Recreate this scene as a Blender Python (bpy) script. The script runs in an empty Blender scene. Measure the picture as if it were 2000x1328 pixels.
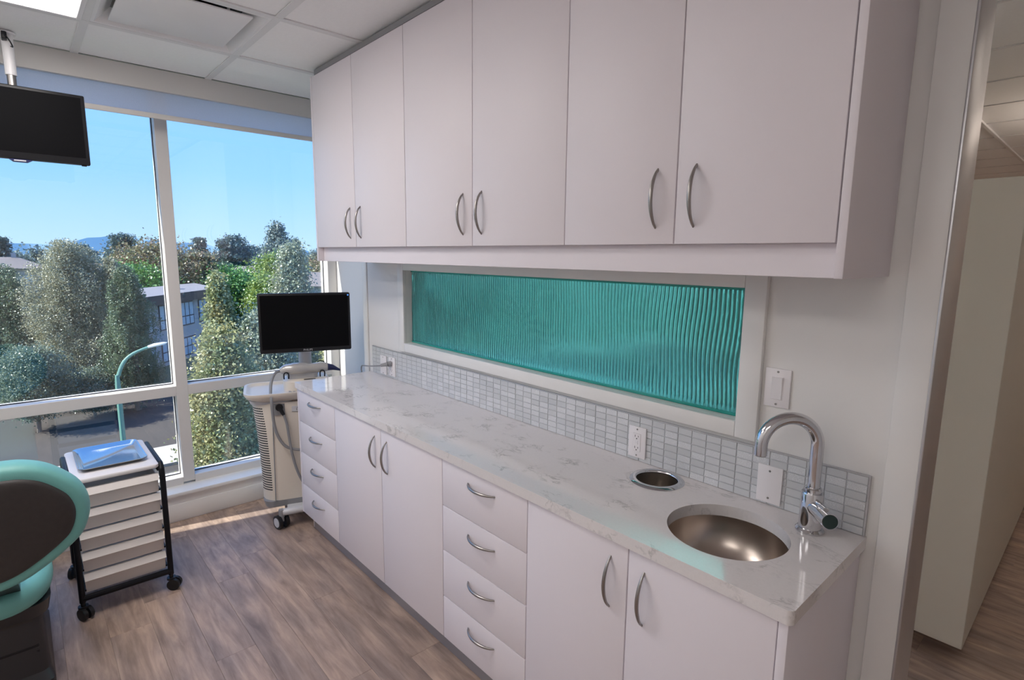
import bpy, bmesh, math, random
import numpy as np
from mathutils import Vector, Matrix
random.seed(7)
S = bpy.context.scene
COL = S.collection
PI = math.pi

# ------------------------------------------------------------------ camera, sky, sun, exposure
cam_d = bpy.data.cameras.new('camera'); cam = bpy.data.objects.new('camera', cam_d); COL.objects.link(cam)
S.camera = cam
YAW, PIT, ROL = 0.83701, -0.15215, 0.01074
F_ = Vector((-math.sin(YAW)*math.cos(PIT), math.cos(YAW)*math.cos(PIT), math.sin(PIT)))
R_ = Vector((math.cos(YAW), math.sin(YAW), 0)); U_ = R_.cross(F_)
R2 = math.cos(ROL)*R_ + math.sin(ROL)*U_; U2 = -math.sin(ROL)*R_ + math.cos(ROL)*U_
M = Matrix((R2, U2, -F_)).transposed().to_4x4(); M.translation = (4.0796, -1.6322, 1.6479)
cam.matrix_world = M
cam_d.sensor_width = 36; cam_d.sensor_fit = 'HORIZONTAL'; cam_d.lens = 1075.47/2000*36
cam_d.clip_start = 0.02; cam_d.clip_end = 12000

S.view_settings.view_transform = 'Standard'; S.view_settings.look = 'None'
S.view_settings.exposure = 0.15; S.view_settings.gamma = 1.0; S.view_settings.use_curve_mapping = False
try:
    S.cycles.use_denoising = True
except Exception: pass
S.cycles.max_bounces = 10; S.cycles.diffuse_bounces = 5; S.cycles.glossy_bounces = 5
S.cycles.transmission_bounces = 8; S.cycles.transparent_max_bounces = 24
S.cycles.caustics_reflective = False; S.cycles.caustics_refractive = False
S.cycles.sample_clamp_indirect = 6.0

SKY_STRENGTH = 1.5
SUN_STRENGTH = 11.0
SUN_ELEV = math.radians(42)
CEIL_LIGHT = 10.5
ROOM_LIGHT = 6.0
HALL_FILL = 0.9
UP_FILL = 42.0
NEXT_FILL = 19.0

w = bpy.data.worlds.new('world'); S.world = w; w.use_nodes = True
nt = w.node_tree; nt.nodes.clear()
tc = nt.nodes.new('ShaderNodeTexCoord'); sx = nt.nodes.new('ShaderNodeSeparateXYZ')
cr = nt.nodes.new('ShaderNodeValToRGB'); bg = nt.nodes.new('ShaderNodeBackground'); ow = nt.nodes.new('ShaderNodeOutputWorld')
nt.links.new(tc.outputs['Generated'], sx.inputs[0]); nt.links.new(sx.outputs['Z'], cr.inputs[0])
nt.links.new(cr.outputs[0], bg.inputs[0]); nt.links.new(bg.outputs[0], ow.inputs[0])
bg.inputs[1].default_value = SKY_STRENGTH
el = cr.color_ramp.elements
el[0].position = 0.0; el[0].color = (0.41, 0.60, 0.86, 1)
el[1].position = 1.0; el[1].color = (0.10, 0.33, 0.95, 1)
e = el.new(0.12); e.color = (0.25, 0.51, 0.92, 1)
e = el.new(0.30); e.color = (0.18, 0.44, 0.98, 1)

sun_d = bpy.data.lights.new('sun', 'SUN'); sun = bpy.data.objects.new('sun', sun_d); COL.objects.link(sun)
sun_d.energy = SUN_STRENGTH; sun_d.angle = 0.009; sun_d.color = (1, 0.95, 0.86)
sd = Vector((0.21, 1.0, -1.02*math.tan(SUN_ELEV))).normalized()
sun.rotation_euler = sd.to_track_quat('-Z', 'Y').to_euler(); sun.location = (-20, -40, 40)

# ------------------------------------------------------------------ materials
def NT(m): return m.node_tree.nodes, m.node_tree.links
def mat(name, col, rough=0.5, metal=0.0, var=0.03, scale=8.0, bump=0.0, bscale=200.0, coat=0.0, spec=0.5, emit=None, es=0.0):
    m = bpy.data.materials.new(name); m.use_nodes = True
    n, l = NT(m); p = n['Principled BSDF']
    p.inputs['Roughness'].default_value = rough; p.inputs['Metallic'].default_value = metal
    p.inputs['Coat Weight'].default_value = coat; p.inputs['Specular IOR Level'].default_value = spec
    t = n.new('ShaderNodeTexCoord'); nz = n.new('ShaderNodeTexNoise'); nz.inputs['Scale'].default_value = scale
    nz.inputs['Detail'].default_value = 3
    l.new(t.outputs['Object'], nz.inputs['Vector'])
    mx = n.new('ShaderNodeMix'); mx.data_type = 'RGBA'
    mx.inputs[6].default_value = (*[c*(1-var) for c in col], 1); mx.inputs[7].default_value = (*[min(1, c*(1+var)) for c in col], 1)
    l.new(nz.outputs['Fac'], mx.inputs[0]); l.new(mx.outputs[2], p.inputs['Base Color'])
    if bump > 0:
        nb = n.new('ShaderNodeTexNoise'); nb.inputs['Scale'].default_value = bscale; l.new(t.outputs['Object'], nb.inputs['Vector'])
        b = n.new('ShaderNodeBump'); b.inputs['Strength'].default_value = bump; b.inputs['Distance'].default_value = 0.002
        l.new(nb.outputs['Fac'], b.inputs['Height']); l.new(b.outputs[0], p.inputs['Normal'])
    if emit:
        p.inputs['Emission Color'].default_value = (*emit, 1); p.inputs['Emission Strength'].default_value = es
    return m

WHITE = mat('white_paint', (0.80, 0.785, 0.765), 0.55, var=0.01, bump=0.05, bscale=350)
TRIMW = mat('white_trim_paint', (0.82, 0.81, 0.79), 0.35, var=0.01)
CABW = mat('white_cabinet_laminate', (0.80, 0.75, 0.785), 0.5, var=0.008)
FILLER_SHADED = mat('shade_grey_filler', (0.30, 0.30, 0.31), 0.5)  # shade of the recess above the cabinets is put into this grey
TOEK = mat('toe_kick_aluminium', (0.42, 0.43, 0.47), 0.35, metal=0.7)
BEIGE = mat('beige_laminate', (0.62, 0.58, 0.50), 0.5, var=0.02)
STEEL = mat('brushed_nickel', (0.36, 0.34, 0.325), 0.30, metal=1.0)
CHROME = mat('chrome', (0.66, 0.66, 0.68), 0.06, metal=1.0, var=0.0)
SINKM = mat('sink_steel', (0.46, 0.40, 0.355), 0.30, metal=1.0, var=0.04, scale=30)
ALU = mat('jamb_aluminium', (0.60, 0.60, 0.62), 0.35, metal=0.9)
FRAMEM = mat('window_frame_aluminium', (0.66, 0.635, 0.61), 0.45, metal=0.0, var=0.01)
GASKET = mat('black_gasket', (0.03, 0.03, 0.04), 0.6)
PLASTW = mat('white_plastic', (0.83, 0.80, 0.81), 0.3, var=0.005)
SLOT = mat('dark_slot', (0.03, 0.03, 0.03), 0.6)
GROUT = mat('grout', (0.60, 0.61, 0.63), 0.8)
CEILT = mat('ceiling_tile', (0.90, 0.895, 0.90), 0.9, var=0.03, scale=60, bump=0.25, bscale=250)
TBAR = mat('ceiling_grid_paint', (0.74, 0.735, 0.74), 0.4)
DIFF = mat('diffuser_paint', (0.80, 0.79, 0.80), 0.35)
BLACKP = mat('black_plastic', (0.014, 0.014, 0.016), 0.35, spec=0.3)
SCREEN = mat('screen_black', (0.005, 0.005, 0.006), 0.5, spec=0.05)
BLACKM = mat('black_powder_coat', (0.008, 0.008, 0.011), 0.4, spec=0.2)
CREAM = mat('cream_plastic', (0.76, 0.69, 0.60), 0.4, var=0.01)
GREYP = mat('grey_plastic', (0.30, 0.30, 0.31), 0.4)
GREYL = mat('light_grey_plastic', (0.60, 0.60, 0.62), 0.35)
WANDM = mat('silver_wand_plastic', (0.55, 0.53, 0.51), 0.25, metal=0.3)
BLUEP = mat('dark_blue_plastic', (0.015, 0.02, 0.09), 0.3)
CABLEM = mat('grey_cable', (0.27, 0.27, 0.28), 0.45)
CARTW = mat('cart_tray_plastic', (0.74, 0.69, 0.66), 0.45, var=0.01)
CARTTOP = mat('cart_top_laminate', (0.80, 0.77, 0.78), 0.4, var=0.005)
TRAYM = mat('tray_steel', (0.62, 0.61, 0.60), 0.16, metal=1.0)
TEAL = mat('teal_upholstery', (0.17, 0.46, 0.43), 0.45, var=0.04, scale=40, bump=0.15, bscale=600)
SHELL = mat('dark_chair_shell', (0.035, 0.03, 0.029), 0.5, var=0.2, scale=60, bump=0.2, bscale=500)
CHAIRB = mat('dark_chair_base', (0.028, 0.028, 0.032), 0.35)
LOGO = mat('logo_grey', (0.5, 0.5, 0.52), 0.4)
LEDB = mat('blue_led', (0.1, 0.3, 0.9), 0.4, emit=(0.1, 0.35, 1.0), es=0.6)

def emat(name, col, s):
    m = bpy.data.materials.new(name); m.use_nodes = True; n, l = NT(m); n.clear()
    e = n.new('ShaderNodeEmission'); e.inputs[0].default_value = (*col, 1); e.inputs[1].default_value = s
    o = n.new('ShaderNodeOutputMaterial'); l.new(e.outputs[0], o.inputs[0]); return m
LIGHTM = emat('ceiling_panel_light', (1.0, 0.95, 0.93), CEIL_LIGHT)
ROOMM = emat('unseen_room_panel', (1.0, 0.95, 0.92), ROOM_LIGHT)
UP_FILL_M = emat('hall_up_fill', (1.0, 0.85, 0.72), UP_FILL)
FAR_FILL_M = emat('far_hall_fill_panel', (1.0, 0.86, 0.74), 6.0)
HALL_FILL_M = emat('hall_fill_panel', (1.0, 0.86, 0.74), HALL_FILL)
NEXT_FILL_M = emat('next_room_fill_panel', (1.0, 0.97, 0.92), NEXT_FILL)

def quartz():
    m = bpy.data.materials.new('white_quartz'); m.use_nodes = True; n, l = NT(m); p = n['Principled BSDF']
    t = n.new('ShaderNodeTexCoord')
    mp = n.new('ShaderNodeMapping'); mp.inputs['Rotation'].default_value = (0.2, 0.1, 0.6); mp.inputs['Scale'].default_value = (1, 1.9, 1)
    l.new(t.outputs['Object'], mp.inputs[0])
    dz = n.new('ShaderNodeTexNoise'); dz.inputs['Scale'].default_value = 5; dz.inputs['Detail'].default_value = 6
    l.new(mp.outputs[0], dz.inputs['Vector'])
    add = n.new('ShaderNodeVectorMath'); add.operation = 'MULTIPLY_ADD'; add.inputs[1].default_value = (0.5, 0.5, 0.5)
    l.new(dz.outputs['Color'], add.inputs[0]); l.new(mp.outputs[0], add.inputs[2])
    v = n.new('ShaderNodeTexNoise'); v.inputs['Scale'].default_value = 7; v.inputs['Detail'].default_value = 7; v.inputs['Roughness'].default_value = 0.6
    l.new(add.outputs[0], v.inputs['Vector'])
    s = n.new('ShaderNodeMath'); s.operation = 'SUBTRACT'; s.inputs[1].default_value = 0.5; l.new(v.outputs['Fac'], s.inputs[0])
    a = n.new('ShaderNodeMath'); a.operation = 'ABSOLUTE'; l.new(s.outputs[0], a.inputs[0])
    r = n.new('ShaderNodeMapRange'); r.inputs[1].default_value = 0.0; r.inputs[2].default_value = 0.035; r.inputs[3].default_value = 1; r.inputs[4].default_value = 0
    l.new(a.outputs[0], r.inputs[0])
    k = n.new('ShaderNodeTexNoise'); k.inputs['Scale'].default_value = 9; k.inputs['Detail'].default_value = 4; l.new(t.outputs['Object'], k.inputs['Vector'])
    k2 = n.new('ShaderNodeMapRange'); k2.inputs[1].default_value = 0.50; k2.inputs[2].default_value = 0.66; l.new(k.outputs['Fac'], k2.inputs[0])
    mu = n.new('ShaderNodeMath'); mu.operation = 'MULTIPLY'; l.new(r.outputs[0], mu.inputs[0]); l.new(k2.outputs[0], mu.inputs[1])
    mx = n.new('ShaderNodeMix'); mx.data_type = 'RGBA'; mx.inputs[6].default_value = (0.81, 0.77, 0.76, 1); mx.inputs[7].default_value = (0.49, 0.47, 0.46, 1)
    l.new(mu.outputs[0], mx.inputs[0])
    sp = n.new('ShaderNodeTexNoise'); sp.inputs['Scale'].default_value = 160; l.new(t.outputs['Object'], sp.inputs['Vector'])
    mx2 = n.new('ShaderNodeMix'); mx2.data_type = 'RGBA'; mx2.blend_type = 'MULTIPLY'; mx2.inputs[0].default_value = 0.12
    l.new(mx.outputs[2], mx2.inputs[6]); l.new(sp.outputs['Color'], mx2.inputs[7])
    sp2 = n.new('ShaderNodeHueSaturation'); sp2.inputs['Saturation'].default_value = 0.0; l.new(sp.outputs['Color'], sp2.inputs['Color']); l.new(sp2.outputs[0], mx2.inputs[7])
    l.new(mx2.outputs[2], p.inputs['Base Color']); p.inputs['Roughness'].default_value = 0.09; p.inputs['Specular IOR Level'].default_value = 0.42
    return m
QUARTZ = quartz()

def plankmat(name, tint=1.0):
    m = bpy.data.materials.new(name); m.use_nodes = True; n, l = NT(m); p = n['Principled BSDF']
    t = n.new('ShaderNodeTexCoord'); oi = n.new('ShaderNodeObjectInfo')
    cb = n.new('ShaderNodeCombineXYZ'); ml = n.new('ShaderNodeMath'); ml.operation = 'MULTIPLY'; ml.inputs[1].default_value = 40
    l.new(oi.outputs['Random'], ml.inputs[0]); l.new(ml.outputs[0], cb.inputs[0]); l.new(ml.outputs[0], cb.inputs[1])
    ad = n.new('ShaderNodeVectorMath'); l.new(t.outputs['Object'], ad.inputs[0]); l.new(cb.outputs[0], ad.inputs[1])
    mp = n.new('ShaderNodeMapping'); mp.inputs['Scale'].default_value = (1.5, 13, 1); l.new(ad.outputs[0], mp.inputs[0])
    g = n.new('ShaderNodeTexNoise'); g.inputs['Scale'].default_value = 2.2; g.inputs['Detail'].default_value = 8; g.inputs['Roughness'].default_value = 0.62; g.inputs['Distortion'].default_value = 0.5
    l.new(mp.outputs[0], g.inputs['Vector'])
    mp2 = n.new('ShaderNodeMapping'); mp2.inputs['Scale'].default_value = (2.2, 7, 1); l.new(ad.outputs[0], mp2.inputs[0])
    g2 = n.new('ShaderNodeTexNoise'); g2.inputs['Scale'].default_value = 1.4; g2.inputs['Detail'].default_value = 5; l.new(mp2.outputs[0], g2.inputs['Vector'])
    r = n.new('ShaderNodeValToRGB'); l.new(g.outputs['Fac'], r.inputs[0]); e = r.color_ramp.elements
    e[0].position = 0.28; e[0].color = (0.23*tint, 0.172*tint, 0.140*tint, 1); e[1].position = 0.72; e[1].color = (0.50*tint, 0.395*tint, 0.325*tint, 1)
    x = e.new(0.5); x.color = (0.375*tint, 0.287*tint, 0.235*tint, 1)
    r2 = n.new('ShaderNodeValToRGB'); l.new(g2.outputs['Fac'], r2.inputs[0]); e = r2.color_ramp.elements
    e[0].position = 0.38; e[0].color = (0.72, 0.71, 0.74, 1); e[1].position = 0.62; e[1].color = (1.08, 1.04, 1.02, 1)
    mx = n.new('ShaderNodeMix'); mx.data_type = 'RGBA'; mx.blend_type = 'MULTIPLY'; mx.inputs[0].default_value = 1
    l.new(r.outputs[0], mx.inputs[6]); l.new(r2.outputs[0], mx.inputs[7])
    hv = n.new('ShaderNodeHueSaturation'); l.new(mx.outputs[2], hv.inputs['Color'])
    mr = n.new('ShaderNodeMapRange'); mr.inputs[3].default_value = 1.02; mr.inputs[4].default_value = 1.22; l.new(oi.outputs['Random'], mr.inputs[0]); l.new(mr.outputs[0], hv.inputs['Value'])
    hv.inputs['Saturation'].default_value = 1.05
    l.new(hv.outputs[0], p.inputs['Base Color']); p.inputs['Roughness'].default_value = 0.42
    b = n.new('ShaderNodeBump'); b.inputs['Strength'].default_value = 0.12; b.inputs['Distance'].default_value = 0.002; l.new(g.outputs['Fac'], b.inputs['Height']); l.new(b.outputs[0], p.inputs['Normal'])
    return m
PLANK = plankmat('grey_brown_vinyl_plank')

def tilemat():
    m = bpy.data.materials.new('glass_mosaic_tile'); m.use_nodes = True; n, l = NT(m); p = n['Principled BSDF']
    t = n.new('ShaderNodeTexCoord'); oi = n.new('ShaderNodeObjectInfo')
    cb = n.new('ShaderNodeCombineXYZ'); ml = n.new('ShaderNodeMath'); ml.operation = 'MULTIPLY'; ml.inputs[1].default_value = 30
    l.new(oi.outputs['Random'], ml.inputs[0]); l.new(ml.outputs[0], cb.inputs[0]); l.new(ml.outputs[0], cb.inputs[2])
    ad = n.new('ShaderNodeVectorMath'); l.new(t.outputs['Object'], ad.inputs[0]); l.new(cb.outputs[0], ad.inputs[1])
    v = n.new('ShaderNodeTexVoronoi'); v.feature = 'DISTANCE_TO_EDGE'; v.inputs['Scale'].default_value = 230; l.new(ad.outputs[0], v.inputs['Vector'])
    cr = n.new('ShaderNodeMapRange'); cr.inputs[1].default_value = 0.0; cr.inputs[2].default_value = 0.12; cr.inputs[3].default_value = 1; cr.inputs[4].default_value = 0; l.new(v.outputs['Distance'], cr.inputs[0])
    th = n.new('ShaderNodeMath'); th.operation = 'GREATER_THAN'; th.inputs[1].default_value = 0.6; l.new(oi.outputs['Random'], th.inputs[0])
    mu = n.new('ShaderNodeMath'); mu.operation = 'MULTIPLY'; l.new(cr.outputs[0], mu.inputs[0]); l.new(th.outputs[0], mu.inputs[1])
    r = n.new('ShaderNodeValToRGB'); l.new(oi.outputs['Random'], r.inputs[0]); e = r.color_ramp.elements
    e[0].color = (0.58, 0.595, 0.61, 1); e[1].color = (0.66, 0.67, 0.69, 1)
    mx = n.new('ShaderNodeMix'); mx.data_type = 'RGBA'; mx.inputs[7].default_value = (0.80, 0.81, 0.83, 1); l.new(r.outputs[0], mx.inputs[6]); l.new(mu.outputs[0], mx.inputs[0])
    l.new(mx.outputs[2], p.inputs['Base Color']); p.inputs['Roughness'].default_value = 0.18
    b = n.new('ShaderNodeBump'); b.inputs['Strength'].default_value = 0.35; b.inputs['Distance'].default_value = 0.001
    l.new(mu.outputs[0], b.inputs['Height']); l.new(b.outputs[0], p.inputs['Normal'])
    return m
TILE = tilemat()

def panemat(name='window_glass', r0=0.065, tint=(0.96, 0.98, 0.98)):
    m = bpy.data.materials.new(name); m.use_nodes = True; n, l = NT(m); n.clear()
    lw = n.new('ShaderNodeLayerWeight'); lw.inputs[0].default_value = 0.5
    pw = n.new('ShaderNodeMath'); pw.operation = 'POWER'; pw.inputs[1].default_value = 6.0; l.new(lw.outputs['Facing'], pw.inputs[0])
    ma = n.new('ShaderNodeMath'); ma.operation = 'MULTIPLY_ADD'; ma.inputs[1].default_value = 0.4; ma.inputs[2].default_value = r0; l.new(pw.outputs[0], ma.inputs[0])
    tr = n.new('ShaderNodeBsdfTransparent'); tr.inputs[0].default_value = (*tint, 1)
    gl = n.new('ShaderNodeBsdfGlossy'); gl.inputs['Roughness'].default_value = 0.0; gl.inputs[0].default_value = (1, 1, 1, 1)
    mx = n.new('ShaderNodeMixShader'); l.new(ma.outputs[0], mx.inputs[0]); l.new(tr.outputs[0], mx.inputs[1]); l.new(gl.outputs[0], mx.inputs[2])
    o = n.new('ShaderNodeOutputMaterial'); l.new(mx.outputs[0], o.inputs[0]); return m
PANE = panemat()

def tealglass():
    m = bpy.data.materials.new('teal_cast_glass'); m.use_nodes = True; n, l = NT(m); p = n['Principled BSDF']
    p.inputs['Base Color'].default_value = (0.13, 0.60, 0.62, 1); p.inputs['Transmission Weight'].default_value = 0.80
    p.inputs['Roughness'].default_value = 0.13; p.inputs['IOR'].default_value = 1.42
    return m
TGLASS = tealglass()

def shademat():
    m = bpy.data.materials.new('roller_shade_fabric'); m.use_nodes = True; n, l = NT(m); n.clear()
    d = n.new('ShaderNodeBsdfDiffuse'); d.inputs[0].default_value = (0.72, 0.70, 0.74, 1)
    t = n.new('ShaderNodeBsdfTranslucent'); t.inputs[0].default_value = (0.88, 0.87, 0.93, 1)
    tp = n.new('ShaderNodeBsdfTransparent'); tp.inputs[0].default_value = (0.9, 0.9, 0.92, 1)
    tc = n.new('ShaderNodeTexCoord'); nz = n.new('ShaderNodeTexNoise'); nz.inputs['Scale'].default_value = 400; l.new(tc.outputs['Object'], nz.inputs['Vector'])
    a = n.new('ShaderNodeMixShader'); a.inputs[0].default_value = 0.78; l.new(d.outputs[0], a.inputs[1]); l.new(t.outputs[0], a.inputs[2])
    mr = n.new('ShaderNodeMapRange'); mr.inputs[3].default_value = 0.10; mr.inputs[4].default_value = 0.28; l.new(nz.outputs['Fac'], mr.inputs[0])
    b = n.new('ShaderNodeMixShader'); l.new(mr.outputs[0], b.inputs[0]); l.new(a.outputs[0], b.inputs[1]); l.new(tp.outputs[0], b.inputs[2])
    o = n.new('ShaderNodeOutputMaterial'); l.new(b.outputs[0], o.inputs[0]); return m
SHADE = shademat()

def leafmat(name, col, col2):
    m = bpy.data.materials.new(name); m.use_nodes = True; n, l = NT(m); n.clear()
    tc = n.new('ShaderNodeTexCoord'); nz = n.new('ShaderNodeTexNoise'); nz.inputs['Scale'].default_value = 1.3; nz.inputs['Detail'].default_value = 5
    l.new(tc.outputs['Object'], nz.inputs['Vector'])
    r = n.new('ShaderNodeMapRange'); r.inputs[1].default_value = 0.35; r.inputs[2].default_value = 0.65; l.new(nz.outputs['Fac'], r.inputs[0])
    mx = n.new('ShaderNodeMix'); mx.data_type = 'RGBA'; mx.inputs[6].default_value = (*col, 1); mx.inputs[7].default_value = (*col2, 1); l.new(r.outputs[0], mx.inputs[0])
    d = n.new('ShaderNodeBsdfDiffuse'); t = n.new('ShaderNodeBsdfTranslucent'); l.new(mx.outputs[2], d.inputs[0]); l.new(mx.outputs[2], t.inputs[0])
    g = n.new('ShaderNodeBsdfGlossy'); g.inputs['Roughness'].default_value = 0.4; g.inputs[0].default_value = (0.8, 0.85, 0.9, 1)
    a = n.new('ShaderNodeMixShader'); a.inputs[0].default_value = 0.3; l.new(d.outputs[0], a.inputs[1]); l.new(t.outputs[0], a.inputs[2])
    b = n.new('ShaderNodeMixShader'); b.inputs[0].default_value = 0.06; l.new(a.outputs[0], b.inputs[1]); l.new(g.outputs[0], b.inputs[2])
    o = n.new('ShaderNodeOutputMaterial'); l.new(b.outputs[0], o.inputs[0]); return m
L_BIRCH = leafmat('birch_leaves', (0.26, 0.27, 0.17), (0.42, 0.41, 0.28))
L_DARK = leafmat('dark_leaves', (0.10, 0.15, 0.08), (0.20, 0.26, 0.15))
L_SHRUB = leafmat('shrub_leaves', (0.12, 0.17, 0.12), (0.25, 0.3, 0.21))
L_ASPEN = leafmat('aspen_leaves', (0.24, 0.30, 0.13), (0.44, 0.40, 0.19))
L_ASPEN2 = leafmat('pale_aspen_leaves', (0.22, 0.28, 0.20), (0.38, 0.40, 0.27))
L_RUST = leafmat('rusty_leaves', (0.27, 0.17, 0.11), (0.2, 0.24, 0.11))
L_GREEN = leafmat('bright_green_leaves', (0.10, 0.24, 0.06), (0.17, 0.33, 0.08))
L_LIME = leafmat('lime_leaves', (0.20, 0.30, 0.07), (0.30, 0.38, 0.10))
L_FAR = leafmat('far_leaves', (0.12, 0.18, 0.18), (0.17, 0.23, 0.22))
L_CON = leafmat('conifer_needles', (0.07, 0.12, 0.12), (0.11, 0.17, 0.16))
L_POP = leafmat('poplar_leaves', (0.17, 0.22, 0.21), (0.22, 0.28, 0.25))
BARK = mat('grey_bark', (0.20, 0.17, 0.14), 0.9, var=0.3, scale=12)
ROOFM = mat('membrane_roof', (0.20, 0.19, 0.205), 0.8, var=0.08, scale=0.6)
FASCIA = mat('dark_fascia', (0.03, 0.028, 0.035), 0.6)
BWALL = mat('grey_block_wall', (0.38, 0.36, 0.37), 0.8, var=0.08, scale=1.0)
BPANE = mat('bright_window_pane', (0.45, 0.52, 0.60), 0.15)
BFRAME = mat('dark_window_frame', (0.03, 0.03, 0.05), 0.5)
HOUSEW = mat('pale_house_wall', (0.42, 0.39, 0.38), 0.8)
HROOF = mat('grey_brown_shingles', (0.18, 0.155, 0.145), 0.85, var=0.12, scale=2)
ASPH = mat('asphalt', (0.055, 0.048, 0.043), 0.9, var=0.2, scale=0.3)
PAVE = mat('concrete_path', (0.42, 0.38, 0.34), 0.9, var=0.1, scale=1.0)
LAWN = mat('lawn', (0.08, 0.11, 0.05), 0.95, var=0.3, scale=0.5)
LAMPG = mat('lamp_post_green', (0.13, 0.27, 0.22), 0.5)
LAMPW = mat('lamp_head_white', (0.75, 0.76, 0.78), 0.4)
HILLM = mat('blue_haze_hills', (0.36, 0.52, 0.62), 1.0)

# ------------------------------------------------------------------ mesh helpers
ORG = {}
class MB:
    def __init__(s): s.bm = bmesh.new()
    def box(s, x0, x1, y0, y1, z0, z1, bev=0.0, seg=2):
        r = bmesh.ops.create_cube(s.bm, size=1.0, matrix=Matrix.Translation(((x0+x1)/2, (y0+y1)/2, (z0+z1)/2)) @ Matrix.Diagonal((x1-x0, y1-y0, z1-z0, 1)))
        if bev > 0:
            es = list({e for v in r['verts'] for e in v.link_edges})
            bmesh.ops.bevel(s.bm, geom=es, offset=bev, segments=seg, profile=0.5, affect='EDGES')
        return s
    def cyl(s, p0, p1, r, r2=None, n=20, cap=True):
        p0, p1 = Vector(p0), Vector(p1); d = p1-p0
        m = Matrix.Translation((p0+p1)/2) @ d.to_track_quat('Z', 'Y').to_matrix().to_4x4()
        bmesh.ops.create_cone(s.bm, cap_ends=cap, segments=n, radius1=r, radius2=r if r2 is None else r2, depth=d.length, matrix=m); return s
    def tube(s, path, r, n=10, smooth=0):
        P = [Vector(p) for p in path]
        if smooth:
            Q = []
            for i in range(len(P)-1):
                a, b, c, d = P[max(i-1, 0)], P[i], P[i+1], P[min(i+2, len(P)-1)]
                for k in range(smooth):
                    t = k/smooth
                    Q.append(0.5*((2*b)+(c-a)*t+(2*a-5*b+4*c-d)*t*t+(3*b-a-3*c+d)*t**3))
            P = Q+[P[-1]]
        rad = r if isinstance(r, (list, tuple)) else [r]*len(P)
        if len(rad) != len(P): rad = [rad[min(len(rad)-1, int(i*len(rad)/len(P)))] for i in range(len(P))]
        rings = []; up = None
        for i, p in enumerate(P):
            t = (P[min(i+1, len(P)-1)]-P[max(i-1, 0)]).normalized()
            if up is None: up = t.orthogonal().normalized()
            else:
                up = up - t*up.dot(t)
                up = up.normalized() if up.length > 1e-6 else t.orthogonal().normalized()
            sd = t.cross(up)
            rings.append([s.bm.verts.new(p+rad[i]*(math.cos(2*PI*k/n)*up+math.sin(2*PI*k/n)*sd)) for k in range(n)])
        for a, b in zip(rings, rings[1:]):
            for k in range(n): s.bm.faces.new((a[k], a[(k+1) % n], b[(k+1) % n], b[k]))
        s.bm.faces.new(rings[0][::-1]); s.bm.faces.new(rings[-1]); return s
    def lathe(s, prof, c, n=48, close=False):
        rings = []
        for r, z in prof:
            rings.append([s.bm.verts.new((c[0]+r*math.cos(2*PI*k/n), c[1]+r*math.sin(2*PI*k/n), z)) for k in range(n)] if r > 1e-6 else [s.bm.verts.new((c[0], c[1], z))])
        pr = list(zip(rings, rings[1:]))+([(rings[-1], rings[0])] if close else [])
        for a, b in pr:
            for k in range(n):
                if len(a) == 1 and len(b) == 1: continue
                if len(a) == 1: s.bm.faces.new((a[0], b[k], b[(k+1) % n]))
                elif len(b) == 1: s.bm.faces.new((a[k], a[(k+1) % n], b[0]))
                else: s.bm.faces.new((a[k], a[(k+1) % n], b[(k+1) % n], b[k]))
        return s
    def loft(s, rings, cap=True):
        R = [[s.bm.verts.new(p) for p in r] for r in rings]; n = len(R[0])
        for a, b in zip(R, R[1:]):
            for k in range(n): s.bm.faces.new((a[k], a[(k+1) % n], b[(k+1) % n], b[k]))
        if cap: s.bm.faces.new(R[0][::-1]); s.bm.faces.new(R[-1])
        return s
    def prism(s, poly, d):
        d = Vector(d); return s.loft([[Vector(p) for p in poly], [Vector(p)+d for p in poly]])
    def mesh(s, name, ang=35):
        bmesh.ops.recalc_face_normals(s.bm, faces=s.bm.faces)
        me = bpy.data.meshes.new(name); s.bm.to_mesh(me); s.bm.free()
        me.polygons.foreach_set('use_smooth', [True]*len(me.polygons))
        me.set_sharp_from_angle(angle=math.radians(ang)); return me

def link(name, data, parent=None, loc=(0, 0, 0)):
    o = bpy.data.objects.new(name, data); COL.objects.link(o)
    if parent is not None: o.parent = parent
    o.location = loc; return o
def tag(o, label=None, cat=None, group=None, kind=None):
    if label: o['label'] = label
    if cat: o['category'] = cat
    if group: o['group'] = group
    if kind: o['kind'] = kind
    return o
def thing(name, label, cat, loc, rz=0.0, group=None):
    o = link(name, None, None, loc); o.rotation_euler = (0, 0, rz); o.empty_display_size = 0.1
    ORG[o.name] = Vector(loc); return tag(o, label, cat, group)
def root(o):
    while o.parent: o = o.parent
    return o
def part(name, mb, m, parent, local=False, label=None, ang=35):
    if not local: bmesh.ops.translate(mb.bm, verts=mb.bm.verts, vec=-ORG[root(parent).name])
    me = mb.mesh(name, ang); me.materials.append(m)
    o = link(name, me, parent)
    if label: o['label'] = label
    return o
def inst(name, me, parent, wloc, rot=None, rooted=True):
    o = link(name, me, parent, Vector(wloc)-(ORG[root(parent).name] if rooted else Vector((0, 0, 0))))
    if rot: o.rotation_euler = rot
    return o
def single(name, mb, m, label, cat, group=None, ang=35):
    me = mb.mesh(name, ang); me.materials.append(m); return tag(link(name, me), label, cat, group)
def struct(name, mb=None, m=None, parent=None):
    if mb is None:
        o = link(name, None)
    else:
        me = mb.mesh(name); me.materials.append(m); o = link(name, me, parent)
    if parent is None: o['kind'] = 'structure'
    ORG[o.name] = Vector((0, 0, 0)); return o
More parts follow.
